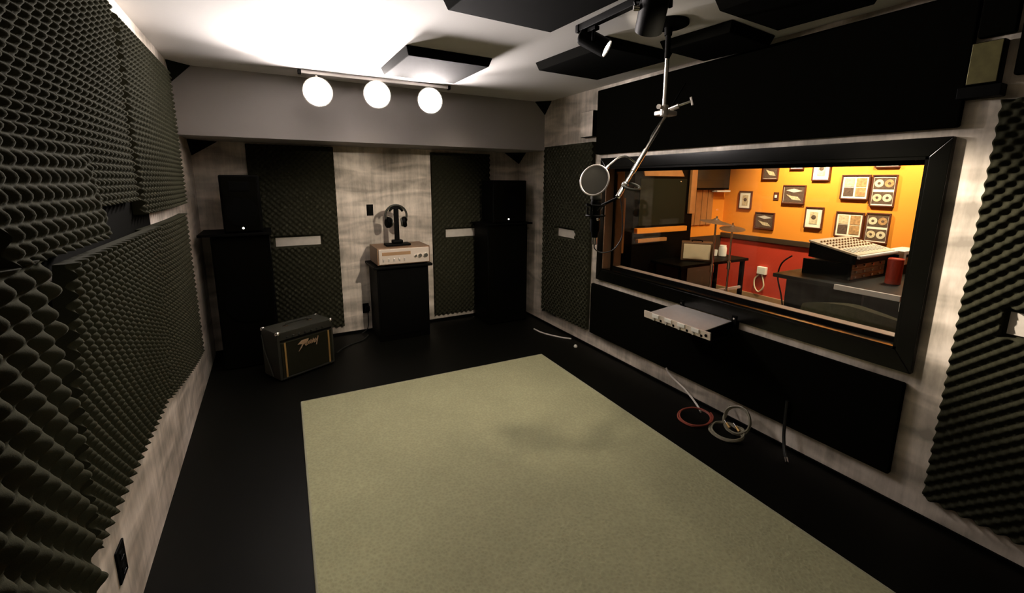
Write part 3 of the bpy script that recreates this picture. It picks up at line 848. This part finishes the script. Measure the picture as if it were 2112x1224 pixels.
# ------------------------------------------------------------------ cables along the right wall
def coil(cx, cy, cz, r, turns, lift, tilt, nseg=14, jit=0.002, sq=1.0):
    pts = []
    for k in range(int(turns * nseg)):
        a = 2 * PI * k / nseg
        rr = r * (1 + 0.09 * math.sin(k * 0.37)) + random.uniform(-jit, jit)
        x, y, z = rr * math.cos(a) * sq, rr * math.sin(a), lift * k / (turns * nseg)
        v = Matrix.Rotation(tilt, 3, 'Y') @ Vector((x, y, z))
        pts.append((cx + v.x, cy + v.y, max(0.006, cz + v.z)))
    return pts
tag(MB().tube(coil(2.275, 1.715, 0.012, 0.098, 3, 0.02, -0.16), 0.0045, 6).build('cable', M['redcord']), 'coiled thin red cable on the floor under the black panel', 'cable', 'loose cables by the right wall')
tag(MB().tube(coil(2.30, 1.51, 0.012, 0.095, 4, 0.02, -0.2, 14, 0.003, 0.8) + [(2.37, 1.58, 0.02), (2.42, 1.60, 0.05), (2.455, 1.615, 0.10)], 0.0048, 6).build('cable', M['greycord']), 'coiled pale grey cable on the floor right of the red cable', 'cable', 'loose cables by the right wall')
tag(MB().tube(coil(2.385, 1.50, 0.075, 0.082, 4, 0.03, -1.15, 14, 0.003), 0.0055, 6).build('cable', M['greycord']), 'bundle of grey cable leaning against the pale wall strip', 'cable', 'loose cables by the right wall')
tag(MB().tube([(2.44, 2.12, 0.160), (2.445, 2.08, 0.115), (2.44, 1.95, 0.07), (2.43, 1.86, 0.03), (2.40, 1.79, 0.012), (2.37, 1.75, 0.010)], 0.0065, 8).build('cable', M['whitecord']), 'straight white cable running down from under the black panel', 'cable', 'loose cables by the right wall')
tag(MB().tube([(2.26, 3.68, 0.006), (2.27, 3.56, 0.006), (2.31, 3.45, 0.006), (2.37, 3.34, 0.006), (2.43, 3.27, 0.006)], 0.007, 8).build('cable', M['whitecord']), 'pale cable on the floor near the right bass cabinet', 'cable', 'loose cables by the right wall')
tag(MB().tube([(2.468, 3.86, 0.13), (2.465, 3.75, 0.15), (2.465, 3.6, 0.135)], 0.006, 8).build('cable', M['blackcord']), 'thin black cable along the wall below the far right foam panel', 'cable')
for (x, y, lab) in ((2.335, 1.515, 'gold plug tip nearer the red cable'), (2.35, 1.462, 'gold plug tip nearer the black hanging lead')):
    pg = thing('cable_plug', lab + ' in the grey coil', 'plug', (x, y, 0.03), 'plug tips in the grey coil')
    MB().cyl((x, y, 0.03), (x + 0.008, y + 0.03, 0.045), 0.009, 0.007, 12).build('sleeve', M['gold'], pg)
    MB().cyl((x + 0.008, y + 0.03, 0.045), (x + 0.014, y + 0.052, 0.055), 0.004, 0.003, 10).build('tip', M['chrome'], pg)
hl = thing('hanging_lead', 'black lead hanging from the lower panel with a chrome plug end', 'cable', (2.42, 1.24, 0.0))
MB().tube([(2.437, 1.262, 0.30), (2.437, 1.26, 0.20), (2.432, 1.255, 0.10), (2.40, 1.225, 0.035), (2.36, 1.19, 0.013)], 0.009, 8).build('lead', M['blackcord'], hl)
MB().cyl((2.36, 1.19, 0.013), (2.325, 1.165, 0.012), 0.011, 0.010, 12).build('plug', M['chrome'], hl)
tag(MB().lathe([(0.012, 0.0), (0.016, 0.004), (0.016, 0.014), (0.010, 0.024), (0.001, 0.027)], Matrix.Translation((2.34, 3.08, 0.001)), 20).build('floor_cap', M['white']),
    'small round white cap on the black floor near the wall', 'cap')

# ------------------------------------------------------------------ microphone boom hung from the ceiling
bm_ = thing('microphone_boom', 'chrome microphone boom hanging from a round black ceiling flange', 'microphone boom', (1.79, 1.69, ZC))
MB().lathe([(0.094, 0.0), (0.094, -0.014), (0.080, -0.020), (0.020, -0.024), (0.018, -0.06)][::-1], Matrix.Translation((1.785, 1.69, ZC - 0.001))).build('flange', M['black'], bm_)
MB().cyl((1.786, 1.69, ZC - 0.05), (1.788, 1.69, 2.10), 0.013).build('upper_pole', M['black'], bm_)
MB().cyl((1.788, 1.69, 2.11), (1.792, 1.69, 1.845), 0.0105).build('pole', M['chrome'], bm_)
A0, A1 = Vector((1.457, 1.625, 1.430)), Vector((1.867, 1.727, 1.865))
dA = (A1 - A0).normalized()
cl = MB().cyl((1.792, 1.69, 1.880), (1.792, 1.69, 1.828), 0.019, None, 18, 0.003)
cl.box((1.775, 1.675, 1.832), (1.872, 1.742, 1.856), 0.006)
cl.cyl((1.775, 1.69, 1.868), (1.740, 1.68, 1.868), 0.009, 0.012)
cl.build('clamp', M['steel'], bm_)
MB().cyl(A1 + Vector((0.0, 0.02, 0.0)), A1 + Vector((0.022, -0.045, 0.02)), 0.013, None, 16, 0.003).build('swivel', M['chrome'], bm_)
kb = MB().cyl(A1 + Vector((0.02, -0.04, 0.02)), A1 + Vector((0.045, -0.095, 0.035)), 0.006)
kb.box((-0.004, -0.022, -0.006), (0.004, 0.022, 0.006), 0.002, 2, frame_to(A1 + Vector((0.047, -0.10, 0.036)), (0.3, -1, 0.3)))
kb.build('wing_knob', M['chrome'], bm_)
MB().cyl(A0 + dA * 0.05, A1, 0.0085).build('arm', M['chrome'], bm_)
MB().cyl(A0 + dA * 0.16, A0 + dA * 0.31, 0.0125).build('arm_sleeve', M['chrome'], bm_)
MB().cyl(A1 - dA * 0.01, A1 + dA * 0.22, 0.0045, 0.0035).build('arm_tail', M['black'], bm_)
tp = MB().cyl(A0 - dA * 0.005, A0 + dA * 0.06, 0.012, None, 16, 0.002)
tp.ball(A0 + dA * 0.075, 0.017)
tp.build('arm_tip', M['chrome'], bm_)
MB().tube([A1, A0 + dA * 0.42 + Vector((0, 0.01, 0.012)), A0 + dA * 0.3 + Vector((0.012, 0, 0.012)), A0 + dA * 0.1 + Vector((0.006, 0, 0.014))], 0.0035).build('arm_cable', M['blackcord'], bm_)
# ring of the folded shock mount on the arm
rg = MB().tube([(1.535 + 0.048 * math.cos(a), 1.625 + 0.03 * math.sin(a), 1.476 + 0.016 * math.sin(a)) for a in np.linspace(0, 2 * PI, 14)[:-1]], 0.006, 8, True, True)
rg.cyl(A0 + dA * 0.075, (1.492, 1.625, 1.474), 0.006)
rg.build('side_clip', M['vinyl'], bm_)

mic = thing('microphone', 'black studio microphone hanging upright behind the round pop filter', 'microphone', (1.375, 1.69, 1.235))
MX, MY = 1.385, 1.70
MB().lathe([(0.010, 1.225), (0.016, 1.228), (0.018, 1.25), (0.024, 1.262), (0.025, 1.40), (0.023, 1.41)], Matrix.Translation((MX, MY, 0))).build('body', M['black'], mic)
MB().lathe([(0.023, 1.411), (0.026, 1.418), (0.027, 1.49), (0.020, 1.512), (0.004, 1.520)], Matrix.Translation((MX, MY, 0))).build('head_grille', M['vinyl'], mic)
MB().lathe([(0.012, 1.192), (0.013, 1.196), (0.013, 1.222), (0.012, 1.226)], Matrix.Translation((MX, MY, 0))).build('connector', M['chrome'], mic)
sh = MB()
for z in (1.335, 1.385):
    sh.tube([(MX + 0.044 * math.cos(a), MY + 0.044 * math.sin(a), z) for a in np.linspace(0, 2 * PI, 17)[:-1]], 0.0045, 8, True, True)
for a in (0.4, 1.97, 3.5, 5.1): sh.cyl((MX + 0.044 * math.cos(a), MY + 0.044 * math.sin(a), 1.335), (MX + 0.044 * math.cos(a), MY + 0.044 * math.sin(a), 1.385), 0.004)
sh.cyl((MX - 0.075, MY - 0.03, 1.392), (MX - 0.04, MY - 0.01, 1.385), 0.006)
sh.cyl((MX + 0.04, MY, 1.385), A0 - dA * 0.012, 0.0065)
sh.build('shock_mount', M['black'], mic)
eb = MB()
for a in (0.2, 1.3, 2.3, 3.4, 4.4, 5.5): eb.cyl((MX + 0.024 * math.cos(a), MY + 0.024 * math.sin(a), 1.36), (MX + 0.044 * math.cos(a + .3), MY + 0.044 * math.sin(a + .3), 1.385), 0.002, None, 6)
eb.build('elastic_band', M['blackcord'], mic)
MB().ball((MX - 0.008, MY - 0.028, 1.318), 0.008).build('badge', M['chrome'], mic)
MB().tube([(MX, MY, 1.194), (MX + 0.004, MY, 1.17), (MX + 0.03, MY - 0.02, 1.152), (MX + 0.075, MY - 0.05, 1.165), (MX + 0.105, MY - 0.07, 1.215), (MX + 0.11, MY - 0.075, 1.26), (MX + 0.102, MY - 0.077, 1.34), A0 + Vector((0.012, 0, 0))], 0.003).build('cable', M['blackcord'], mic)
pf = thing('pop_filter', 'round grey mesh pop filter in front of the hanging microphone', 'pop filter', (1.331, 1.651, 1.504))
pc = Vector((1.331, 1.651, 1.504))
pn = ((Vector((0, 0, 1.5)) - pc).normalized() - _r2 * 0.50 + _u2 * 0.30).normalized()
pmx = frame_to(pc, pn)
MB().tube([pmx @ Vector((0.071 * math.cos(a), 0.071 * math.sin(a), 0)) for a in np.linspace(0, 2 * PI, 33)[:-1]], 0.0045, 8, False, True).build('hoop', M['steel'], pf)
MB().lathe([(0.070, -0.002), (0.070, 0.002)], pmx, 36).build('mesh_screen', M['mesh'], pf)
hb = pmx @ Vector((0.045, 0.058, 0))
hb = Vector((1.405, 1.665, 1.556))
MB().tube([hb, (1.425, 1.668, 1.572), (1.45, 1.668, 1.590), (1.49, 1.672, 1.612), (1.54, 1.672, 1.618), (1.585, 1.665, 1.595), A0 + dA * 0.20 + Vector((0.01, 0, 0.012))], 0.0045).build('gooseneck', M['chrome'], pf)
MB().cyl(hb - Vector((0.014, 0.003, 0.012)), hb + Vector((0.018, 0.003, 0.013)), 0.0085, None, 14, 0.002).build('hoop_clip', M['chrome'], pf)


# ------------------------------------------------------------------ control room: pictures on the orange wall
XW = X2B - 0.001
GP = 'framed pictures on the orange wall'


def picture(y0, y1, z0, z1, lab, kind, mt='paper', roll=0.0, fw=0.012):
    c = Vector((XW, (y0 + y1) / 2, z0))
    t_ = thing('framed_picture', lab, 'picture', c, GP)
    f = MB()
    d = 0.022
    f.box((XW - d, y0, z0), (XW, y1, z0 + fw), 0.002).box((XW - d, y0, z1 - fw), (XW, y1, z1), 0.002)
    f.box((XW - d, y0, z0 + fw), (XW, y0 + fw, z1 - fw), 0.002).box((XW - d, y1 - fw, z0 + fw), (XW, y1, z1 - fw), 0.002)
    f.build('frame', M['frame'], t_)
    box((XW - 0.012, y0 + fw, z0 + fw), (XW - 0.002, y1 - fw, z1 - fw)).build('mat_board', M[mt], t_)
    iy0, iy1, iz0, iz1 = y0 + fw, y1 - fw, z0 + fw, z1 - fw
    w_, h_ = iy1 - iy0, iz1 - iz0
    x0, x1 = XW - 0.015, XW - 0.012

    def pr(a, b, c_, d_, mm, name='print'):
        box((x0, iy0 + a * w_, iz0 + c_ * h_), (x1, iy0 + b * w_, iz0 + d_ * h_), 0.0).build(name, M[mm], t_)
    if kind == 'four':
        # y grows to the left in the photo
        pr(0.08, 0.46, 0.10, 0.48, 'printA'); pr(0.54, 0.92, 0.10, 0.48, 'printB')
        pr(0.08, 0.46, 0.52, 0.90, 'printA'); pr(0.54, 0.92, 0.52, 0.90, 'printC')
    elif kind == 'disc':
        pr(0.04, 0.96, 0.06, 0.46, 'printB', 'panel'); pr(0.04, 0.96, 0.56, 0.94, 'printB', 'panel')
        for a, c_, mm in ((0.27, 0.26, 'disc'), (0.73, 0.26, 'printC'), (0.73, 0.75, 'disc'), (0.27, 0.75, 'printA')):
            ctr = Vector((x0, iy0 + a * w_, iz0 + c_ * h_))
            rr = min(w_ * 0.21, h_ * 0.17)
            MB().lathe([(rr, -0.001), (rr, 0.002), (rr * 0.35, 0.002), (rr * 0.35, -0.001)], frame_to(ctr, (-1, 0, 0)), 24, True).build('disc', M[mm], t_)
            MB().cyl(ctr, ctr + Vector((-0.003, 0, 0)), rr * 0.3, None, 16).build('disc_label', M['printB'], t_)
    elif kind == 'sketch':
        pr(0.25, 0.75, 0.18, 0.80, 'printC'); 
        ctr = Vector((x0, iy0 + 0.5 * w_, iz0 + 0.52 * h_))
        MB().lathe([(w_ * 0.16, 0), (w_ * 0.12, 0.002), (w_ * 0.02, 0.003)], frame_to(ctr, (-1, 0, 0)), 9).build('figure', M['printB'], t_)
    elif kind == 'dark':
        pr(0.02, 0.98, 0.03, 0.97, 'printB')
        s_ = MB()
        s_.prism([(0.1, 0.15), (0.55, 0.2), (0.85, 0.5), (0.6, 0.42), (0.3, 0.38)], Matrix(((0, 0, -1, x0), (w_, 0, 0, iy0), (0, h_, 0, iz0), (0, 0, 0, 1))), 0.002)
        s_.build('figure', M['printC'], t_)
        s_ = MB()
        s_.prism([(0.08, 0.72), (0.5, 0.62), (0.9, 0.75), (0.5, 0.85)], Matrix(((0, 0, -1, x0), (w_, 0, 0, iy0), (0, h_, 0, iz0), (0, 0, 0, 1))), 0.002)
        s_.build('figure', M['slot'], t_)
    return t_


picture(2.230, 2.487, 1.328, 1.580, 'square four-picture frame, upper one of the two on the orange wall', 'four')
picture(2.010, 2.215, 1.268, 1.578, 'tall frame of pale discs, upper one near the right end of orange wall', 'disc')
picture(2.236, 2.494, 0.935, 1.200, 'square four-picture frame, lower one partly behind the mixing console', 'four')
picture(2.016, 2.219, 0.905, 1.205, 'tall frame of pale discs, lower one behind the mixing console', 'disc')
picture(2.606, 2.788, 1.518, 1.770, 'white framed drawing cut by the window top, left of upper four-picture frame', 'sketch')
picture(2.620, 2.808, 0.995, 1.232, 'white framed drawing in the lower row, left of the four-picture frame', 'sketch')
picture(2.833, 3.086, 1.254, 1.468, 'dark landscape frame in the middle of the orange wall beside the switch', 'dark')
picture(3.150, 3.393, 0.932, 1.137, 'dark brown landscape frame low on the orange wall above the rail', 'dark', 'frame')
picture(3.163, 3.355, 1.528, 1.77, 'dark portrait frame cut by the window top, farthest left of the top row', 'dark')
picture(2.884, 3.038, 1.642, 1.82, 'small frame whose pale bottom edge just shows under the window top', 'sketch')
picture(2.008, 2.214, 1.646, 1.88, 'wide frame with pale bottom edge at the window top above the disc frames', 'disc')
picture(3.460, 3.632, 1.163, 1.388, 'faint pale portrait frame on the orange wall near the far corner', 'sketch')
t_ = thing('wall_switch', 'small dark wall switch with a white toggle on the orange wall', 'switch', (XW, 3.165, 1.33))
box((XW - 0.006, 3.133, 1.288), (XW, 3.197, 1.382), 0.002).build('plate', M['frame'], t_)
box((XW - 0.014, 3.152, 1.315), (XW - 0.005, 3.178, 1.350), 0.003).build('toggle', M['white'], t_)
t_ = thing('power_adapter', 'white power adapter in an outlet on the red lower wall with its lead looped', 'plug', (XW, 3.22, 0.4))
box((XW - 0.05, 3.165, 0.375), (XW, 3.275, 0.470), 0.008).build('body', M['white'], t_)
MB().tube([(XW - 0.03, 3.24, 0.38), (XW - 0.03, 3.30, 0.30), (XW - 0.03, 3.29, 0.20), (XW - 0.03, 3.235, 0.15), (XW - 0.03, 3.18, 0.22), (XW - 0.03, 3.19, 0.30), (XW - 0.03, 3.22, 0.385)], 0.009).build('lead', M['cream'], t_)
tag(MB().tube([(5.2, 3.10, 0.012), (5.17, 3.0, 0.03), (5.2, 2.92, 0.015), (5.15, 2.86, 0.04), (5.2, 2.78, 0.012), (5.15, 2.70, 0.05), (5.2, 2.62, 0.012)], 0.012).build('cable', M['whitecord']),
    'white cable lying along the foot of the red wall', 'cable')
t_ = thing('power_strip', 'small pale power strip on the floor at the foot of the red wall', 'power strip', (5.2, 2.68, 0))
box((5.04, 2.63, 0.001), (5.09, 2.86, 0.035), 0.005).build('housing', M['white'], t_)
for k in range(3): box((5.05, 2.66 + k * 0.06, 0.034), (5.08, 2.69 + k * 0.06, 0.038), 0.001).build('socket', M['black'], t_)

# ------------------------------------------------------------------ control room: desk, console, rack
desk = thing('studio_desk', 'dark studio desk with pale top edge in the control room', 'desk', (4.0, 1.6, 0))
DZ = 0.80
box((3.42, 1.19, DZ - 0.03), (4.55, 2.0, DZ), 0.004).build('desktop', M['desk'], desk)
box((3.405, 1.185, DZ - 0.034), (3.42, 1.56, DZ + 0.003), 0.003).build('edge_strip', M['white'], desk)
box((3.42, 1.175, DZ - 0.10), (3.56, 1.19, DZ + 0.003), 0.003).build('corner_block', M['white'], desk)
box((3.56, 1.45, 0.0), (3.60, 1.97, DZ - 0.03), 0.004).build('side_panel', M['desk'], desk)
box((4.48, 1.25, 0.0), (4.52, 1.97, DZ - 0.03), 0.004).build('side_panel', M['desk'], desk)
box((3.60, 1.93, 0.25), (4.48, 1.95, DZ - 0.03), 0.002).build('back_panel', M['desk'], desk)
con = thing('mixing_console', 'sloping mixing console with pale top on the desk in front of the orange wall', 'mixing console', (3.98, 1.7, DZ))
C0, C1 = 3.625, 4.18
y0, y1, zf, zr = 1.545, 1.865, 0.995, 1.065
MB().hexa([(C0, y0, zf - 0.075), (C1, y0, zf - 0.075), (C1, y1, zr - 0.13), (C0, y1, zr - 0.13), (C0, y0, zf - 0.012), (C1, y0, zf - 0.012), (C1, y1, zr - 0.012), (C0, y1, zr - 0.012)], 0.004).build('chassis', M['black'], con)
tp = MB().hexa([(C0 - 0.006, y0 - 0.006, zf - 0.014), (C1 + 0.006, y0 - 0.006, zf - 0.014), (C1 + 0.006, y1 + 0.006, zr - 0.014), (C0 - 0.006, y1 + 0.006, zr - 0.014),
                (C0 - 0.006, y0 - 0.006, zf), (C1 + 0.006, y0 - 0.006, zf), (C1 + 0.006, y1 + 0.006, zr), (C0 - 0.006, y1 + 0.006, zr)], 0.003).build('top_plate', M['cream'], con)
sl = (zr - zf) / (y1 - y0)
for k in range(12):
    x = C0 + 0.03 + k * 0.043
    fz = lambda y: zf + sl * (y - y0)
    MB().hexa([(x, y0 + 0.03, fz(y0 + 0.03)), (x + 0.010, y0 + 0.03, fz(y0 + 0.03)), (x + 0.010, y0 + 0.10, fz(y0 + 0.10)), (x, y0 + 0.10, fz(y0 + 0.10)),
               (x, y0 + 0.03, fz(y0 + 0.03) + 0.006), (x + 0.010, y0 + 0.03, fz(y0 + 0.03) + 0.006), (x + 0.010, y0 + 0.10, fz(y0 + 0.10) + 0.006), (x, y0 + 0.10, fz(y0 + 0.10) + 0.006)]).build('fader', M['white'], tp)
    for j in range(4):
        yy = y0 + 0.13 + j * 0.042
        MB().cyl((x + 0.005, yy, fz(yy) - 0.002), (x + 0.005, yy, fz(yy) + 0.012), 0.008, 0.006, 8).build('knob', M['tan'], tp)
box((C0 - 0.01, y0 - 0.03, zf - 0.03), (C1 + 0.01, y0 - 0.006, zf - 0.004), 0.006).build('arm_rest', M['white'], con)
rk = thing('equipment_rack', 'black desktop rack of outboard gear under the mixing console', 'equipment rack', (3.9, 1.7, DZ))
box((C0 + 0.004, 1.57, DZ + 0.001), (C0 + 0.024, 1.90, zf - 0.078), 0.002).build('side_panel', M['black'], rk)
box((C1 - 0.024, 1.57, DZ + 0.001), (C1 - 0.004, 1.90, zf - 0.078), 0.002).build('side_panel', M['black'], rk)
nz_ = 3
hh = (zf - 0.078 - DZ - 0.002) / nz_
for k in range(nz_):
    z = DZ + 0.002 + k * hh
    u_ = box((C0 + 0.026, 1.575, z), (C1 - 0.026, 1.88, z + hh - 0.003), 0.002).build('rack_unit', M['cream'] if k % 2 == 0 else M['steel'], rk)
    for j in range(4): MB().cyl((C0 + 0.07 + j * 0.12, 1.577, z + hh / 2), (C0 + 0.07 + j * 0.12, 1.560, z + hh / 2), 0.010, None, 12).build('knob', M['chrome'], u_)
tag(MB().lathe([(0.042, 0.0), (0.045, 0.003), (0.045, 0.175), (0.040, 0.182), (0.038, 0.178), (0.001, 0.176)], Matrix.Translation((3.80, 1.38, DZ + 0.001)), 28).build('red_canister', M['redcan']),
    'plain red canister standing on the desk before the rack', 'canister')
t_ = thing('desktop_unit', 'pale-faced box with a dark slot stacked at the right end of desk', 'device', (4.3, 1.45, DZ))
box((4.22, 1.50, DZ + 0.001), (4.52, 1.62, DZ + 0.075), 0.004).build('lower_unit', M['black'], t_)
box((4.22, 1.49, DZ + 0.077), (4.52, 1.62, DZ + 0.185), 0.004).build('housing', M['white'], t_)
box((4.26, 1.485, DZ + 0.135), (4.48, 1.492, DZ + 0.158), 0.002).build('slot', M['black'], t_)
box((4.218, 1.52, DZ + 0.13), (4.221, 1.60, DZ + 0.155), 0.001).build('side_slot', M['black'], t_)
tag(MB().tube([(3.585, 1.96, 0.93), (3.56, 2.02, 0.86), (3.58, 2.05, 0.74), (3.60, 2.02, 0.60), (3.59, 1.99, 0.5)], 0.006).build('cable', M['blackcord']), 'dark cable looping off the back of the mixing console', 'cable')

# dark tub chair close behind the window
ch = thing('tub_chair', 'dark green fuzzy tub chair close behind the window', 'armchair', (3.1, 1.3, 0))
pts = []
s = bmesh.new()
N_A, N_S = 22, 9
rings = []
for i in range(N_A + 1):
    a = math.radians(100 + 160 * i / N_A)           # opens toward +x
    cx, cy = 3.32 + 0.30 * math.cos(a), 1.27 + 0.36 * math.sin(a)
    hgt = 0.775 - 0.10 * abs((i / N_A) - 0.5) ** 1.5 * 4
    n = Vector((math.cos(a), math.sin(a), 0))
    rg_ = []
    for k in range(14):
        b = 2 * PI * k / 14
        off = 0.065 * math.cos(b)
        zz = (hgt / 2 + 0.06) + (hgt / 2 - 0.06) * max(-1, min(1, 1.35 * math.sin(b)))
        rg_.append(s.verts.new(Vector((cx, cy, zz)) + n * off))
    rings.append(rg_)
for i in range(N_A):
    for k in range(14): s.faces.new((rings[i][k], rings[i][(k + 1) % 14], rings[i + 1][(k + 1) % 14], rings[i + 1][k]))
s.faces.new(rings[0][::-1]); s.faces.new(rings[-1])
bmesh.ops.recalc_face_normals(s, faces=s.faces)
mb = MB(); mb._add(s); mb.build('back_shell', M['upholst'], ch)
MB().lathe([(0.24, 0.14), (0.27, 0.18), (0.27, 0.40), (0.23, 0.44), (0.05, 0.45)], Matrix.Translation((3.36, 1.27, 0))).build('seat', M['upholst'], ch)
for dx, dy in ((-0.15, -0.15), (-0.15, 0.15), (0.15, -0.15), (0.15, 0.15)):
    MB().cyl((3.36 + dx, 1.27 + dy, 0.0), (3.36 + dx, 1.27 + dy, 0.16), 0.018, 0.022).build('leg', M['black'], ch)

# ------------------------------------------------------------------ control room: tall dark cabinet, door, screen, gear at the far left
cab = thing('tall_cabinet', 'tall dark cabinet with orange wooden trim behind the left half of window', 'cabinet', (3.85, 3.6, 0))
CY0 = 3.50
box((3.36, CY0, 0.0), (4.27, 3.84, 1.80), 0.006).build('body', M['black'], cab)
box((3.43, CY0 - 0.012, 1.03), (4.13, CY0 + 0.002, 1.53), 0.004).build('door', M['grille'], cab)
MB().ball((4.02, CY0 - 0.018, 1.50), 0.010).build('knob', M['chrome'], cab)
MB().prism([(3.47, 1.555), (4.07, 1.555), (3.98, 1.68), (3.43, 1.68)], Matrix(((1, 0, 0, 0), (0, 0, -1, CY0), (0, 1, 0, 0), (0, 0, 0, 1))), 0.025, 0.003).build('top_trim', M['wood'], cab)
box((3.38, CY0 - 0.05, 0.95), (4.14, CY0 + 0.001, 1.006), 0.004).build('shelf_edge', M['orange'], cab)
box((3.41, CY0 - 0.04, 0.85), (3.84, CY0 + 0.001, 0.89), 0.004).build('lower_shelf_edge', M['wood'], cab)
box((4.185, CY0 - 0.03, 1.14), (4.275, CY0 + 0.004, 1.74), 0.003).build('side_trim', M['wood'], cab)
# slatted strips on the far wall
sp = thing('slat_panel', 'orange wood slat panel on the far wall right of dark cabinet', 'wall panel', (4.75, Y2B, 0.95))
for k in range(5):
    x = 4.50 + k * 0.11
    box((x, Y2B - 0.028, 0.95), (x + 0.10, Y2B - 0.001, 1.60), 0.008).build('slat', M['wood'], sp)
tv = thing('wall_screen', 'dark flat screen on the far wall above the slat panel', 'screen', (4.8, Y2B - 0.1, 1.4))
box((4.58, Y2B - 0.095, 1.40), (5.24, Y2B - 0.032, 1.90), 0.006).build('housing', M['black'], tv)
box((4.595, Y2B - 0.098, 1.425), (5.225, Y2B - 0.094, 1.885)).build('display', M['screen'], tv)
box((4.98, Y2B - 0.12, 1.372), (5.24, Y2B - 0.04, 1.392), 0.003).build('reflection_bar', M['white'], tv)  # white bar standing in for a reflection in the window glass

bn = thing('equipment_bench', 'low black bench holding the cream-fronted amplifier and white jar', 'bench', (4.15, 3.25, 0))
BZ = 0.65
box((3.62, 3.05, BZ - 0.03), (4.72, 3.47, BZ), 0.004).build('top', M['black'], bn)
for x in (3.65, 4.65):
    for y in (3.07, 3.41): box((x, y, 0), (x + 0.04, y + 0.04, BZ - 0.029), 0.003).build('leg', M['black'], bn)
box((3.66, 3.07, 0.30), (4.68, 3.09, 0.33), 0.002).build('stretcher', M['steel'], bn)
am = thing('cream_amplifier', 'small amplifier with a cream cloth front before the dark cabinet', 'amplifier', (4.07, 3.24, BZ + 0.001), rot=(0, 0, math.radians(-50)))
box((-0.16, -0.07, 0.0), (0.16, 0.09, 0.20), 0.008).build('cabinet', M['brown'], am, True)
box((-0.135, -0.078, 0.018), (0.135, -0.064, 0.182), 0.004).build('grille', M['cream'], am, True)
MB().tube([(-0.05, 0.01, 0.199), (-0.045, 0.01, 0.215), (0.045, 0.01, 0.215), (0.05, 0.01, 0.199)], 0.006).build('handle', M['black'], am, True)
tag(MB().lathe([(0.036, 0.0), (0.042, 0.004), (0.044, 0.09), (0.036, 0.115), (0.036, 0.128), (0.030, 0.128), (0.028, 0.10), (0.001, 0.095)], Matrix.Translation((4.555, 3.27, BZ + 0.001)), 28).build('white_jar', M['white']),
    'white jar at the right end of the black bench', 'jar')
tag(MB().lathe([(0.020, 0.0), (0.028, 0.004), (0.031, 0.07), (0.028, 0.07), (0.024, 0.01), (0.001, 0.008)], Matrix.Translation((4.50, 3.33, BZ + 0.001)), 24).build('white_cup', M['white']),
    'small white cup left of the white jar on the bench', 'cup')
tag(MB().prism([(0, 0), (0.14, 0), (0.10, 0.016), (0.0, 0.05)], Matrix(((0.78, 0, 0.62, 4.34), (-0.62, 0, 0.78, 3.40), (0, 1, 0, BZ + 0.001), (0, 0, 0, 1))), 0.05, 0.002).build('white_wedge', M['white']),
    'white wedge-shaped pad lying beside the cream amplifier', 'pad')


def cymbal_stand(x, y, z, r, lab, tilt):
    t_ = thing('cymbal_stand', lab, 'cymbal stand', (x, y, 0), 'cymbals behind the window')
    m_ = Matrix.Translation((x, y, z)) @ Matrix.Rotation(tilt, 4, 'Y') @ Matrix.Rotation(0.12, 4, 'X')
    MB().lathe([(r, -0.012), (r * 0.6, 0.0), (r * 0.22, 0.008), (r * 0.16, 0.024), (0.006, 0.032), (0.006, 0.026), (r * 0.15, 0.018), (r * 0.6, -0.005)], m_, 32).build('cymbal', M['brown'], t_)
    MB().cyl(m_ @ Vector((0, 0, 0.028)), m_ @ Vector((0, 0, 0.05)), 0.010, 0.007, 12).build('wing_nut', M['chrome'], t_)
    MB().cyl((x, y, 0.25), (x, y, z + 0.02), 0.010).build('tube', M['chrome'], t_)
    MB().cyl((x, y, 0.62), (x, y, 0.70), 0.018, None, 14, 0.003).build('clamp', M['chrome'], t_)
    for k in range(3):
        a = 0.5 + k * 2 * PI / 3
        MB().cyl((x, y, 0.42), (x + 0.2 * math.cos(a), y + 0.2 * math.sin(a), 0.010), 0.009).build('leg', M['chrome'], t_)
cymbal_stand(3.76, 2.80, 1.125, 0.15, 'chrome stand with the upper dark cymbal, right of the dark cabinet', 0.06)
cymbal_stand(4.06, 2.83, 1.045, 0.12, 'chrome stand with the lower dark cymbal, nearer the red wall', -0.12)
